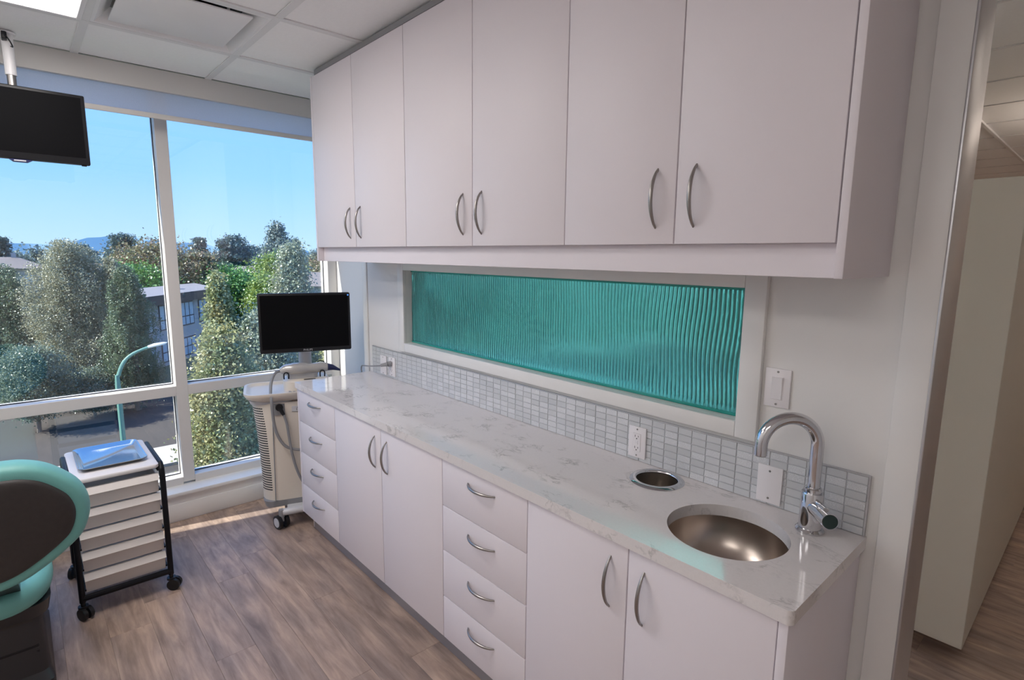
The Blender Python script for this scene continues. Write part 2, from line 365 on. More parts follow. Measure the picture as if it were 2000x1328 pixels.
def text(body, size, m, name, parent, loc, rot, extrude=0.0004):
    cu = bpy.data.curves.new(name, 'FONT'); cu.body = body; cu.size = size; cu.extrude = extrude; cu.align_x = 'CENTER'; cu.align_y = 'CENTER'
    t = bpy.data.objects.new(name, cu); COL.objects.link(t)
    dg = bpy.context.evaluated_depsgraph_get(); me = bpy.data.meshes.new_from_object(t.evaluated_get(dg))
    bpy.data.objects.remove(t); me.materials.clear(); me.materials.append(m)
    o = link(name, me, parent, loc); o.rotation_euler = rot; return o

ZC = 2.627                      # ceiling height
# ------------------------------------------------------------------ floor with planks
fl = struct('floor', MB().box(0.20, 5.70, -3.60, 8.2, -0.12, -0.003), PLANK)
PL, PW = 1.22, 0.152
pme = MB().box(-PL/2+.0003, PL/2-.0003, -PW/2+.0003, PW/2-.0003, -0.003, 0.0, 0.0006, 1).mesh('plank'); pme.materials.append(PLANK)
def planks(x0, x1, y0, y1):
    r = 0; y = y0+PW/2
    while y + PW/2 <= y1+1e-6:
        x = x0 - PL*((r*0.37+0.11*(r % 3)) % 1.0) + PL/2
        while x - PL/2 < x1:
            a, b = max(x-PL/2, x0), min(x+PL/2, x1)
            if b-a > 0.05:
                o = link('plank', pme, fl, ((a+b)/2, y, 0)); o.scale = ((b-a)/PL, 1, 1)
            x += PL
        y += PW; r += 1
planks(0.332, 4.7, -0.405-PW*15, -0.405)
planks(3.30, 4.9, 0.0, PW*29)

# ------------------------------------------------------------------ walls
struct('wall_left', MB().box(0.20, 5.70, -3.60, -3.50, 0, ZC+.1), WHITE)
struct('wall_rear', MB().box(5.60, 5.70, -3.50, 8.2, 0, ZC+.1), WHITE)
struct('wall_hall_end', MB().box(2.4, 5.60, 8.0, 8.2, 0, ZC+.1), mat('warm_hall_paint', (0.66, 0.50, 0.40), 0.7))
# partition behind the cabinets, with the opening for the teal glass (x 1.375-3.322, z 1.15-1.56)
WY = 0.13
wb = MB()
wb.box(0.925, 1.372, 0, WY, 0, ZC+.1); wb.box(3.325, 3.745, 0, WY, 0, ZC+.1); wb.box(1.372, 3.325, 0, WY, 0, 1.147); wb.box(1.372, 3.325, 0, WY, 1.563, ZC+.1)
struct('wall_back', wb, WHITE)
struct('trim_1', MB().box(0.856, 0.914, -0.004, 0.118, 0, ZC+.1, 0.003), TRIMW)
struct('wall_closure', MB().box(0.215, 0.925, 0.12, 0.15, 0, ZC+.1), WHITE)
t2 = struct('trim_2', MB().box(3.722, 3.792, -0.020, 0.0, 0, ZC+.1, 0.004), TRIMW)
struct('trim_3', MB().box(3.745, 3.790, 0.0, WY, 0, ZC+.1).box(3.790, 3.797, -0.021, WY+0.02, 0, ZC+.1, 0.002), ALU)
# neighbouring room seen through the glass
struct('wall_next_room_end', MB().box(0.20, 2.5, 3.2, 3.3, 0, ZC+.1), WHITE)
struct('wall_next_room_side', MB().box(2.4, 2.5, 1.1, 3.2, 0, ZC+.1), WHITE)
struct('wall_hall_left', MB().box(2.4, 2.5, 3.3, 8.0, 0, ZC+.1), WHITE)

# ------------------------------------------------------------------ ceiling: grid and tiles
ce = struct('ceiling', MB().box(0.20, 5.70, -3.60, 8.2, ZC+0.02, ZC+0.12), CEILT)
gx = [0.419, 0.939]+[0.939+0.6075*k for k in range(1, 9)]
gy = [-0.0963-0.604*k for k in range(6)][::-1]+[0.508, 1.112]
# troffers and diffuser occupy some cells (ix, iy are lower corners)
lights = {(1, 2), (2, 2), (5, 0), (6, 0), (1, 0), (2, 0)}
diffuser = {(1, 3)}
for i in range(len(gx)-1):
    for j in range(len(gy)-1):
        if (i, j) in lights or (i, j) in diffuser: continue
        a, b, c, d = gx[i]+.004, gx[i+1]-.004, gy[j]+.004, gy[j+1]-.004
        me = MB().box(a, b, c, d, ZC+0.004, ZC+0.018, 0.002, 1).mesh('ceiling_tile'); me.materials.append(CEILT); link('ceiling_tile', me, ce)
for x in gx[1:]: struct('t_bar', MB().box(x-.017, x+.017, -3.5, 1.11, ZC-.002, ZC+.004, .001, 1), TBAR, ce)
for y in gy[:-2]: struct('t_bar', MB().box(0.419, 5.6, y-.017, y+.017, ZC-.0012, ZC+.003, .001, 1), TBAR, ce)
# hall ceiling, planks of tile 0.61 m apart
hy = [1.112, 1.28]+[1.28+0.612*k for k in range(1, 12)]
for a, b in zip(hy, hy[1:]):
    for c, d in ((2.5, 2.64), (2.64, 3.247), (3.247, 3.85), (3.85, 4.45), (4.45, 5.05), (5.05, 5.6)):
        me = MB().box(c+.003, d-.003, a+.004, b-.004, ZC+.004, ZC+.018, .002, 1).mesh('ceiling_tile'); me.materials.append(CEILT); link('ceiling_tile', me, ce)
struct('t_bar', MB().box(3.235, 3.259, 1.12, 8.0, ZC-.012, ZC+.004, .002, 1), TBAR, ce)
for y in hy[1:-1]: struct('t_bar', MB().box(2.5, 5.6, y-.006, y+.006, ZC-.001, ZC+.003), TBAR, ce)

def troffer(x0, x1, y0, y1, label, m=LIGHTM, group='recessed ceiling light panels', drop=0):
    t = thing('ceiling_light', label, 'ceiling light', ((x0+x1)/2, (y0+y1)/2, ZC), 0, group)
    f = MB()
    for a in ((x0+.01, x1-.01, y0+.01, y0+.03), (x0+.01, x1-.01, y1-.03, y1-.01), (x0+.01, x0+.03, y0+.03, y1-.03), (x1-.03, x1-.01, y0+.03, y1-.03)):
        f.box(*a, ZC-.004, ZC+.012, .002, 1)
    part('frame', f, DIFF, t)
    part('diffuser_panel', MB().box(x0+.03, x1-.03, y0+.03, y1-.03, ZC+.006-drop, ZC+.012), m, t)
for (i, j), lb, dp in (((1, 2), 'lit recessed ceiling panel in front of the window, left of the air diffuser', 0),
               ((5, 0), 'unseen lit ceiling panel near the left wall, away from the window, lens lowered to brighten the ceiling', .07), ((1, 0), 'unseen lit ceiling panel near the left wall and the window, lens lowered to brighten the ceiling', .07)):  # out-of-view panels, lens lowered so they also light the ceiling
    troffer(gx[i], gx[i+2], gy[j], gy[j+1], lb, LIGHTM if dp == 0 else ROOMM, drop=dp)
troffer(0.9, 2.5, 1.3, 2.0, 'added ceiling panel lighting the teal glass from the room behind', NEXT_FILL_M, 'added ceiling lights beyond the partition', .07)  # fill panel added to light the teal glass from behind
troffer(4.1, 4.5, 1.4, 2.6, 'added unseen drop-lens panel at the near end of the hall', HALL_FILL_M, 'added ceiling lights beyond the partition', .10)  # off-view fill added for the hall, lens dropped to reach its ceiling
troffer(4.3, 4.7, 5.6, 6.8, 'added unseen drop-lens panel brightening the far hall ceiling', FAR_FILL_M, 'added ceiling lights beyond the partition', .10)  # second hall fill, added to lift the far stretch of ceiling
t = thing('hall_fill_uplight', 'added unseen uplight bowl brightening the hall ceiling', 'lamp', (4.30, 3.6, ZC))  # uplight added out of view to brighten the hall ceiling
part('bowl', MB().lathe([(0, 2.18), (.16, 2.20), (.24, 2.28), (.25, 2.33), (.235, 2.33), (.225, 2.285), (.15, 2.215), (0, 2.20)], (4.30, 3.6), 40), DIFF, t)
part('diffuser_disc', MB().cyl((4.30, 3.6, 2.290), (4.30, 3.6, 2.296), .222, n=40), UP_FILL_M, t)
part('rod', MB().cyl((4.30, 3.6, 2.296), (4.30, 3.6, ZC), .008, n=12), STEEL, t)
# air diffuser: recessed pan with a flat plaque
x0, x1, y0, y1 = gx[1], gx[2], gy[3], gy[4]
t = thing('air_diffuser', 'square white air supply diffuser with a flat hanging plaque in the ceiling grid', 'air vent', ((x0+x1)/2, (y0+y1)/2, ZC))
f = MB()
def ringq(a, z): return [(x0+a, y0+a, z), (x1-a, y0+a, z), (x1-a, y1-a, z), (x0+a, y1-a, z)]
f.loft([ringq(.012, ZC+.0), ringq(.03, ZC+.0), ringq(.085, ZC+.055)], cap=False)
part('pan', f, DIFF, t)
part('throat', MB().box(x0+.06, x1-.06, y0+.06, y1-.06, ZC+.058, ZC+.064), SLOT, t)
part('plaque', MB().box(x0+.075, x1-.075, y0+.075, y1-.075, ZC+.002, ZC+.010, .003), DIFF, t)
for a in (x0+.15, x1-.15):
    for b in (y0+.15, y1-.15): part('hanger', MB().cyl((a, b, ZC+.01), (a, b, ZC+.06), .006), DIFF, t)
# remove ceiling slab conflict: slab sits above, pan goes 5 cm up so the slab is lifted
ce.data.transform(Matrix.Translation((0, 0, 0.06)))

# ------------------------------------------------------------------ window wall
XW = 0.220                                # inner face of the mullions
win = struct('window_1')
MULL = [-3.465, -2.917, -1.917, -0.917, 0.0855, 1.10, 2.11, 3.12]
for y in MULL: struct('mullion', MB().box(0.095, XW, y-.0325, y+.0325, 0.20, 2.66, .002, 1), FRAMEM, win)
for a, b in zip(MULL, MULL[1:]):
    a2, b2 = a+.0325, b-.0325
    struct('transom', MB().box(0.095, XW, a2, b2, 0.764, 0.827, .002, 1), FRAMEM, win)
    struct('sill_rail', MB().box(0.095, XW, a2, b2, 0.185, 0.235, .002, 1), FRAMEM, win)
    struct('head_rail', MB().box(0.095, XW, a2, b2, 2.60, 2.66, .002, 1), FRAMEM, win)
    for z0, z1 in ((0.235, 0.764), (0.827, 2.60)):
        struct('pane', MB().box(0.141, 0.147, a2+.003, b2-.003, z0+.004, z1-.004), PANE, win)
        g = MB()
        for q in ((a2, a2+.004, z0, z1), (b2-.004, b2, z0, z1), (a2+.004, b2-.004, z0, z0+.005), (a2+.004, b2-.004, z1-.005, z1)):
            g.box(0.139, 0.149, q[0], q[1], q[2], q[3])
        struct('gasket', g, GASKET, win)
struct('wall_window', MB().box(0.10, 0.325, -3.5, 3.2, -0.003, 0.165).box(0.10, 0.325, -3.5, 3.2, -4.0, -0.12), WHITE)
struct('trim_4', MB().box(0.16, 0.350, -3.5, 0.118, 0.165, 0.188, .004), TRIMW)
struct('trim_5', MB().box(0.16, 0.350, 0.152, 3.2, 0.165, 0.188, .004), TRIMW)
struct('baseboard_window', MB().box(0.325, 0.333, -3.5, 0.118, 0.0, 0.112, .003).box(0.325, 0.329, -3.5, 0.118, 0.112, 0.165), TRIMW)
struct('trim_6', MB().box(0.390, 0.419, -3.5, 0.118, 2.516, ZC-.001).box(0.390, 0.419, 0.152, 3.2, 2.516, ZC-.001).box(0.22, 0.390, -3.5, 0.118, ZC+.01, ZC+.03).box(0.22, 0.390, 0.152, 3.2, ZC+.01, ZC+.03), mat('bulkhead_paint', (0.60, 0.585, 0.565), 0.6, var=0.01))
struct('wall_header', MB().box(0.0, 0.10, -3.6, 3.3, 2.66, 3.2).box(0.10, 0.22, -3.6, 3.3, 2.66, ZC+.1), WHITE)
# roller shade, partly lowered in front of the mullion
t = thing('roller_shade', 'translucent grey roller shade pulled down a little across the top of the window', 'window blind', (0.379, -1.7, 2.516))
part('fabric', MB().box(0.3785, 0.3795, -3.48, 0.10, 2.402, 2.60), SHADE, t)
part('hem_bar', MB().box(0.373, 0.385, -3.48, 0.10, 2.376, 2.403, .003), FRAMEM, t)

# ------------------------------------------------------------------ framed teal glass window in the partition
w2 = struct('window_2')
fr = MB()
fr.box(1.315, 1.375, -.020, .001, 1.100, 1.620, .003); fr.box(3.322, 3.388, -.020, .001, 1.100, 1.620, .003)
fr.box(1.375, 3.322, -.020, .001, 1.100, 1.150, .003); fr.box(1.375, 3.322, -.020, .001, 1.560, 1.620, .003)
struct('frame', fr, TRIMW, w2)
rv = MB(); rv.box(1.370, 1.375, 0, WY, 1.147, 1.563); rv.box(3.322, 3.327, 0, WY, 1.147, 1.563); rv.box(1.375, 3.322, 0, WY, 1.145, 1.150); rv.box(1.375, 3.322, 0, WY, 1.560, 1.565)
struct('reveal', rv, TRIMW, w2)
nx, nz = 1500, 36
gxs = np.linspace(1.377, 3.320, nx); gz = np.linspace(1.151, 1.559, nz)
X, Z = np.meshgrid(gxs, gz)
rng = np.random.default_rng(3)
def wob(z, k):
    return (0.005*np.sin(9*z+k*1.7)+0.003*np.sin(23*z+k*0.9))
ph = X + 0.0040*np.sin(10*Z+4.3*X)+0.0022*np.sin(21*Z+9.1*X+1.0)
per = 0.0150
rib = np.abs(np.sin(PI*ph/per+0.7*np.sin(13*X)))**0.7
edge = np.clip(np.minimum(Z-1.151, 1.559-Z)/0.012, 0, 1)
Yf = 0.040 - (0.0055*rib)*(0.25+0.75*edge)
verts = np.concatenate([np.stack([X, Yf, Z], -1).reshape(-1, 3), np.stack([X[[0, -1]], np.full((2, nx), 0.058), Z[[0, -1]]], -1).reshape(-1, 3)])
faces = []
for j in range(nz-1):
    o = j*nx
    for i in range(nx-1): faces.append((o+i, o+i+1, o+nx+i+1, o+nx+i))
b0 = nz*nx; b1 = b0+nx; top = (nz-1)*nx
for i in range(nx-1):
    faces.append((b0+i+1, b0+i, b1+i, b1+i+1))          # back
    faces.append((i+1, i, b0+i, b0+i+1)); faces.append((top+i, top+i+1, b1+i+1, b1+i))
faces.append([b0]+[j*nx for j in range(nz)]+[b1]); faces.append([b0+nx-1, b1+nx-1]+[j*nx+nx-1 for j in range(nz)][::-1])
me = bpy.data.meshes.new('pane'); me.from_pydata(verts.tolist(), [], faces); me.update(); me.materials.append(TGLASS)
me.polygons.foreach_set('use_smooth', [True]*len(me.polygons)); me.set_sharp_from_angle(angle=math.radians(60))
TEDGE = mat('dark_teal_glass_edge', (0.02, 0.30, 0.26), 0.15)
struct('glass_edge', MB().box(1.377, 3.320, .0300, .0355, 1.1505, 1.1605, .002), TEDGE, w2); struct('glass_edge', MB().box(1.377, 3.320, .0300, .0355, 1.5500, 1.5595, .002), TEDGE, w2)
o = link('pane', me, w2); o['label'] = 'wavy ribbed teal cast glass pane'

# ------------------------------------------------------------------ handles (shared meshes)
def handle_mesh(vert):
    pts = []; N = 14
    for k in range(N+1):
        t = -1+2*k/N; pts.append((t*0.077, -0.030*(1-t*t)**0.8+0.0015 if abs(t) < 1 else 0.0015))
    P = [((0, b, a) if vert else (a, b, 0)) for a, b in pts]
    R = [0.0030+0.0026*(1-abs(-1+2*k/N)**2) for k in range(N+1)]
    me = MB().tube(P, R, 10).mesh('handle', 60); me.materials.append(STEEL); return me
HV, HH = handle_mesh(True), handle_mesh(False)

# ------------------------------------------------------------------ upper cabinets
DU = 0.3376
ux = [0.998, 1.468, 1.944, 2.4146, 2.8835, 3.2715, 3.6595]
ulab = ['white two-door wall cabinet at the window end, over the plugged-in outlet', 'white two-door wall cabinet in the middle, over the teal glass', 'white two-door wall cabinet at the doorway end, over the faucet']
for c in range(3):
    a, b = ux[2*c], ux[2*c+2]
    t = thing('wall_cabinet', ulab[c], 'cabinet', ((a+b)/2, -.001, 1.682), 0, 'white wall cabinets')
    k = MB(); k.box(a+.001, a+.018, -.317, -.001, 1.684, 2.592); k.box(b-.018, b-.001, -.317, -.001, 1.684, 2.592)
    k.box(a+.018, b-.018, -.317, -.001, 1.684, 1.702); k.box(a+.018, b-.018, -.317, -.001, 2.574, 2.592); k.box(a+.018, b-.018, -.010, -.001, 1.702, 2.574)
    part('body', k, CABW, t)
    if c == 0: part('side_panel', MB().box(.980, .997, -DU, -.001, 1.606, 2.592, .001, 1), CABW, t)
    if c == 2: part('side_panel', MB().box(3.6610, 3.6795, -DU-.001, -.001, 1.606, 2.600, .002), CABW, t)
    for s in (0, 1):
        p, q = ux[2*c+s], ux[2*c+s+1]
        d = part('door', MB().box(p+.0016, q-.0016, -DU, -.319, 1.682, 2.590, .0022), CABW, t)
        hx = (q-.0575) if s == 0 else (p+.0545)
        inst('handle', HV, d, (hx, -DU, 1.8015))
single('light_valance', MB().box(.9985, 3.6595, -.305, -.288, 1.606, 1.682, .001, 1), CABW, 'white valance strip running below the wall cabinet doors', 'valance')
single('filler_strip', MB().box(1.010, 3.679, -.325, -.305, 2.6005, ZC-.003), FILLER_SHADED, 'filler strip in recess-shade grey between the wall cabinets and the ceiling', 'filler')

# ------------------------------------------------------------------ base cabinets
DL = 0.4732; ZT = 0.879; ZK = 0.120
cx = [0.9545, 1.4366, 1.9188, 2.3999, 2.8775, 3.2711, 3.6638]
def carcass(a, b, t):
    k = MB(); k.box(a+.001, a+.017, -.452, -.001, ZK, ZT-.002); k.box(b-.017, b-.001, -.452, -.001, ZK, ZT-.002)
    k.box(a+.017, b-.017, -.452, -.001, ZK, ZK+.016); k.box(a+.017, b-.017, -.010, -.001, ZK+.016, ZT-.002)
    part('body', k, CABW, t)
    part('toe_kick', MB().box(a, b, -.414, -.400, 0, ZK), TOEK, t)
def drawers(a, b, t):
    zs = [(0.687, 0.874), (0.501, 0.684), (0.3035, 0.498), (0.1205, 0.3005)]; hz = [0.826, 0.626, 0.4375, 0.2465]
    for (z0, z1), h in zip(zs, hz):
        d = part('drawer', MB().box(a+.0016, b-.0016, -DL, -.4535, z0, z1, .0022), CABW, t)
        inst('handle', HH, d, ((a+b)/2 - (.008 if a < 1 else 0), -DL, h))
def doors(a, m, b, t):
    for s, (p, q) in enumerate(((a, m), (m, b))):
        d = part('door', MB().box(p+.0016, q-.0016, -DL, -.4535, .1205, .874, .0022), CABW, t)
        inst('handle', HV, d, ((q-.058) if s == 0 else (p+.052), -DL, .751))
blab = ['white four-drawer base cabinet at the window end beside the scanner', 'white two-door base cabinet between the two drawer stacks', 'white four-drawer base cabinet in the middle of the counter run', 'white two-door base cabinet under the sink']
for i, (a, b) in enumerate(((cx[0], cx[1]), (cx[1], cx[3]), (cx[3], cx[4]), (cx[4], cx[6]))):
    t = thing('base_cabinet', blab[i], 'cabinet', ((a+b)/2, -.001, 0), 0, 'white base cabinets')
    carcass(a, b, t)
    if i in (0, 2): drawers(a, b, t)
    else: doors(a, cx[2] if i == 1 else cx[5], b, t)
    if i == 0: part('side_panel', MB().box(.9375, .9535, -DL, -.001, ZK, ZT-.002, .001, 1).box(.9380, .9530, -.412, -.001, 0.0, ZK), CABW, t)
    if i == 3: part('side_panel', MB().box(3.6645, 3.6854, -DL-.001, -.001, ZK, ZT-.002, .002).box(3.6650, 3.6850, -.412, -.001, 0.0, ZK), CABW, t)

# ------------------------------------------------------------------ countertop with two round cut-outs
SC, SR = (3.430, -0.250), 0.157
CC, CR = (3.112, -0.104), 0.074
bm = bmesh.new()
def loop(pts):
    vs = [bm.verts.new((x, y, .915)) for x, y in pts]; return [bm.edges.new((vs[i], vs[(i+1) % len(vs)])) for i in range(len(vs))]
def arc(cx_, cy_, r, a0, a1, n=8): return [(cx_+r*math.cos(a0+(a1-a0)*k/n), cy_+r*math.sin(a0+(a1-a0)*k/n)) for k in range(n+1)]
ed = loop([(.9405, -.0012), (.9405, -.4857)]+arc(3.6958-.014, -.4857+.014, .014, -PI/2, 0)+[(3.6958, -.0012)])
ed += loop([(SC[0]+SR*math.cos(2*PI*k/72), SC[1]+SR*math.sin(2*PI*k/72)) for k in range(72)])
ed += loop([(CC[0]+CR*math.cos(2*PI*k/48), CC[1]+CR*math.sin(2*PI*k/48)) for k in range(48)])
bmesh.ops.triangle_fill(bm, use_beauty=True, use_dissolve=False, edges=ed)
r = bmesh.ops.extrude_face_region(bm, geom=list(bm.faces))
bmesh.ops.translate(bm, verts=[v for v in r['geom'] if isinstance(v, bmesh.types.BMVert)], vec=(0, 0, -.0345))
bmesh.ops.recalc_face_normals(bm, faces=bm.faces)
me = bpy.data.meshes.new('countertop'); bm.to_mesh(me); bm.free(); me.materials.append(QUARTZ)
o = tag(link('countertop', me), 'long white quartz countertop with grey veins, round sink cut-out and polished front edge', 'countertop')
bv = o.modifiers.new('edge', 'BEVEL'); bv.width = .0035; bv.segments = 2; bv.limit_method = 'ANGLE'; bv.angle_limit = math.radians(50)

# sink bowl
t = thing('sink', 'round undermount stainless steel sink bowl set into the quartz counter', 'sink', (SC[0], SC[1], .75))
ro = SR+.004
pf = [(ro+.014, .8795), (ro, .8790)]+[(ro*math.cos(a)**0.55, .875-.125*math.sin(a)) for a in np.linspace(0.03, PI/2-.12, 20)]+[(.024, .7485), (.024, .744), (0, .744)]
part('bowl', MB().lathe(pf, SC, 72), SINKM, t, ang=60)
part('drain', MB().lathe([(.030, .7496), (.026, .7512), (.020, .7495), (.020, .746), (0, .746)], SC, 32), CHROME, t)
# waste chute
t = thing('waste_chute', 'round stainless waste chute grommet sunk into the counter beside the sink', 'waste chute', (CC[0], CC[1], .80))
part('flange', MB().lathe([(.066, .9185), (.070, .9225), (.082, .9215), (.089, .9155), (.073, .9155), (.066, .914)], CC, 56, close=True), CHROME, t, ang=60)
part('sleeve', MB().lathe([(.0665, .917), (.0655, .80), (0, .80)], CC, 56), mat('chute_steel', (0.62, 0.58, 0.54), 0.25, metal=1.0), t, ang=60)

# faucet
FB = Vector((3.580, -.080, .9155))
t = thing('faucet', 'chrome gooseneck bar faucet with a knob lever beside the sink', 'faucet', FB)
dr = (Vector((SC[0], SC[1], 0))-Vector((FB.x, FB.y, 0))).normalized()
part('base_ring', MB().lathe([(0, .9155), (.036, .9155), (.036, .920), (.031, .926), (0, .926)], FB, 40), CHROME, t)
part('body', MB().lathe([(0, .925), (.0285, .925), (.0285, 1.022), (.027, 1.026), (0, 1.026)], FB, 40), CHROME, t)
part('collar', MB().lathe([(0, 1.026), (.022, 1.026), (.022, 1.036), (.019, 1.040), (0, 1.040)], FB, 40), CHROME, t)
zc_ = 1.155; ra = .0755; pth = [FB+Vector((0, 0, .12+.0)), Vector((FB.x, FB.y, zc_))]
pth = [Vector((FB.x, FB.y, z)) for z in np.linspace(1.038, zc_, 6)]
for a in np.linspace(0, PI, 26)[1:]: pth.append(Vector((FB.x, FB.y, zc_))+dr*ra*(1-math.cos(a))+Vector((0, 0, ra*math.sin(a))))
pth.append(pth[-1]-Vector((0, 0, .026)))
part('spout', MB().tube(pth, .0165, 24), CHROME, t, ang=60)
part('aerator', MB().cyl(pth[-1]+Vector((0, 0, .004)), pth[-1]-Vector((0, 0, .003)), .0135, n=24), GREYP, t)
ax = Vector((.62, -.72, .06)).normalized(); b0_ = FB+Vector((0, 0, .072))
lv = part('lever', MB().cyl(b0_+ax*.020, b0_+ax*.068, .0195, n=32), CHROME, t)
part('lever_knob', MB().cyl(b0_+ax*.069, b0_+ax*.112, .0205, n=32), CHROME, lv)
part('lever_cap', MB().cyl(b0_+ax*.1115, b0_+ax*.1135, .0185, n=32), mat('dark_green_chrome', (0.035, 0.06, 0.055), 0.15, metal=0.6), lv)
part('lever_pin', MB().cyl(b0_+Vector((0, 0, .02))+ax*.02, b0_+Vector((0, 0, .02))+ax*.085, .007, n=16), CHROME, lv)

# ------------------------------------------------------------------ mosaic backsplash
bs = thing('backsplash', 'low backsplash of pale grey glass mosaic tiles behind the counter', 'backsplash', (2.33, -.001, .915))
part('grout_bed', MB().box(.975, 3.688, -.0062, -.0008, .9155, 1.0815), GROUT, bs)
part('metal_edge', MB().box(3.688, 3.692, -.0095, -.0008, .9155, 1.0845).box(.975, 3.688, -.0095, -.0008, 1.0815, 1.0845), ALU, bs)
NCOL, NROW = 53, 7; tw = (3.688-.975)/NCOL; th = (1.0815-.9155)/NROW
tme = MB().box(-tw/2+.0011, tw/2-.0011, -.0035, .0, -th/2+.0011, th/2-.0011, .0009, 1).mesh('tile'); tme.materials.append(TILE)
far = MB()
for i in range(NCOL):
    for j in range(NROW):
        x = .975+tw*(i+.5); z = .9155+th*(j+.5); dy = random.uniform(-.0004, .0004)
        if i < NCOL-42: far.box(x-tw/2+.0011, x+tw/2-.0011, -.0093+dy, -.0058, z-th/2+.0011, z+th/2-.0011)
        else: inst('tile', tme, bs, (x, -.0058+dy, z))
o = part('tiles', far, TILE, bs); o['kind'] = 'stuff'

# ------------------------------------------------------------------ outlets, switch, blank plate
def plate(name, xc, zc, y, label, cat, group=None):
    t = thing(name, label, cat, (xc, y, zc), 0, group)
    part('cover_plate', MB().box(xc-.0365, xc+.0365, y-.0065, y, zc-.0575, zc+.0575, .0025), PLASTW, t); return t
def screws(t, xc, zc, y, dz):
    for s in (-1, 1): part('screw', MB().cyl((xc, y-.006, zc+s*dz), (xc, y-.0078, zc+s*dz), .0032, n=12), STEEL, t)
def receptacle(t, xc, zc, y, gfci):
    part('insert', MB().box(xc-.0165, xc+.0165, y-.0085, y-.006, zc-.0335, zc+.0335, .001, 1), PLASTW, t)
    s = MB()
    for k in (-1, 1):
        z = zc+k*.021
        s.box(xc-.0075, xc-.0055, y-.0088, y-.0084, z-.002, z+.006).box(xc+.0055, xc+.0075, y-.0088, y-.0084, z-.001, z+.005).cyl((xc, y-.0084, z-.007), (xc, y-.0088, z-.007), .0024, n=10)
    part('slots', s, SLOT, t)
    if gfci:
        part('button', MB().box(xc-.006, xc+.006, y-.0095, y-.0084, zc+.001, zc+.006), PLASTW, t)
        part('button', MB().box(xc-.006, xc+.006, y-.0095, y-.0084, zc-.006, zc-.001), PLASTW, t)
t = plate('wall_outlet', 2.966, .987, -.0098, 'white duplex outlet plate on the tiles left of the waste chute', 'outlet'); receptacle(t, 2.966, .987, -.0098, True); screws(t, 2.966, .987, -.0098, .048)
t = plate('data_plate', 1.122, .984, -.0098, 'white wall plate on the tiles at the window end, left of the plugged outlet', 'wall plate'); screws(t, 1.122, .984, -.0098, .048)
t = plate('wall_outlet', 1.224, .988, -.0098, 'white outlet plate with a grey plug in it at the window end', 'outlet'); receptacle(t, 1.224, .988, -.0098, False); screws(t, 1.224, .988, -.0098, .048)
t = plate('blank_plate', 3.438, .981, -.0098, 'blank white wall plate with two screws behind the sink', 'wall plate'); screws(t, 3.438, .981, -.0098, .042)
t = plate('light_switch', 3.434, 1.274, -.0005, 'white rocker light switch on the wall above the faucet', 'light switch'); screws(t, 3.434, 1.274, -.0005, .048)
part('rocker_frame', MB().box(3.434-.017, 3.434+.017, -.0085, -.0068, 1.274-.034, 1.274+.034, .0008, 1), PLASTW, t)
part('rocker', MB().prism([(3.4195, -.0085, 1.242), (3.4195, -.0105, 1.242), (3.4195, -.0098, 1.274), (3.4195, -.0145, 1.306), (3.4195, -.0085, 1.306)], (.029, 0, 0)), PLASTW, t)
# power cord with plug
t = thing('power_cord', 'grey power cord plugged into the outlet and trailing over the counter end', 'power cord', (1.224, -.02, 1.008))
part('plug', MB().cyl((1.224, -.019, 1.008), (1.218, -.040, 1.006), .016, n=16).cyl((1.218, -.040, 1.006), (1.200, -.075, 1.000), .013, .009, n=16), GREYP, t)
part('cord', MB().tube([(1.205, -.070, 1.001), (1.16, -.090, .992), (1.08, -.090, .980), (.985, -.075, .966), (.935, -.062, .955), (.919, -.058, .93), (.920, -.056, .88), (.922, -.06, .6), (.918, -.08, .3), (.86, -.12, .02)], .0042, 8, 8), CABLEM, t)

# ------------------------------------------------------------------ intraoral scanner on its cart
MA = math.atan2(.954, .30)
m_ = thing('scanner_cart', 'cream dental scanner cart with black monitor beside the window end of the counter', 'medical scanner', (.651, -.343, 0), MA)
def rr(xa, xb, ya, yb, r, z, n=6):
    out = []
    for cx_, cy_, a0 in ((xb-r, yb-r, 0), (xa+r, yb-r, PI/2), (xa+r, ya+r, PI), (xb-r, ya+r, 3*PI/2)):
        for k in range(n+1):
            a = a0+PI/2*k/n; out.append((cx_+r*math.cos(a), cy_+r*math.sin(a), z))
    return out
bd = MB().loft([*[rr(-xa_, .17+.02*(z_-.14), -.152-.012*(z_-.14), .130+.012*(z_-.14), .11, z_, 10) for z_, xa_ in ((.14, .250), (.30, .252), (.45, .259), (.60, .268), (.745, .285))], rr(-.278, .178, -.153, .133, .105, .757, 10)])
body = part('body', bd, CREAM, m_, True, ang=40)
part('base_skirt', MB().loft([rr(-.240, .165, -.147, .125, .05, .100), rr(-.250, .170, -.152, .130, .055, .139)]), GREYP, m_, True)
part('seam', MB().tube([(-.183, -.1555, .14), (-.180, -.1585, .30), (-.176, -.1615, .60), (-.172, -.1635, .745)], .0028, 6), GREYP, body, True)
for k in range(34):
    z = .205+.0157*k; xa_ = np.interp(z, (.14, .30, .45, .60, .745), (.250, .252, .259, .268, .285))
    cxx, cyy = -xa_+.11, -.152-.012*(z-.14)+.11
    vs_ = MB(); A_ = np.linspace(PI*1.06, PI*1.33, 7)
    vs_.loft([[(cxx+q_*math.cos(a), cyy+q_*math.sin(a), zz) for q_, zz in ((.1085, z), (.1106, z), (.1106, z+.0072), (.1085, z+.0072))] for a in A_])
    part('vent_slot', vs_, SLOT, body, True)
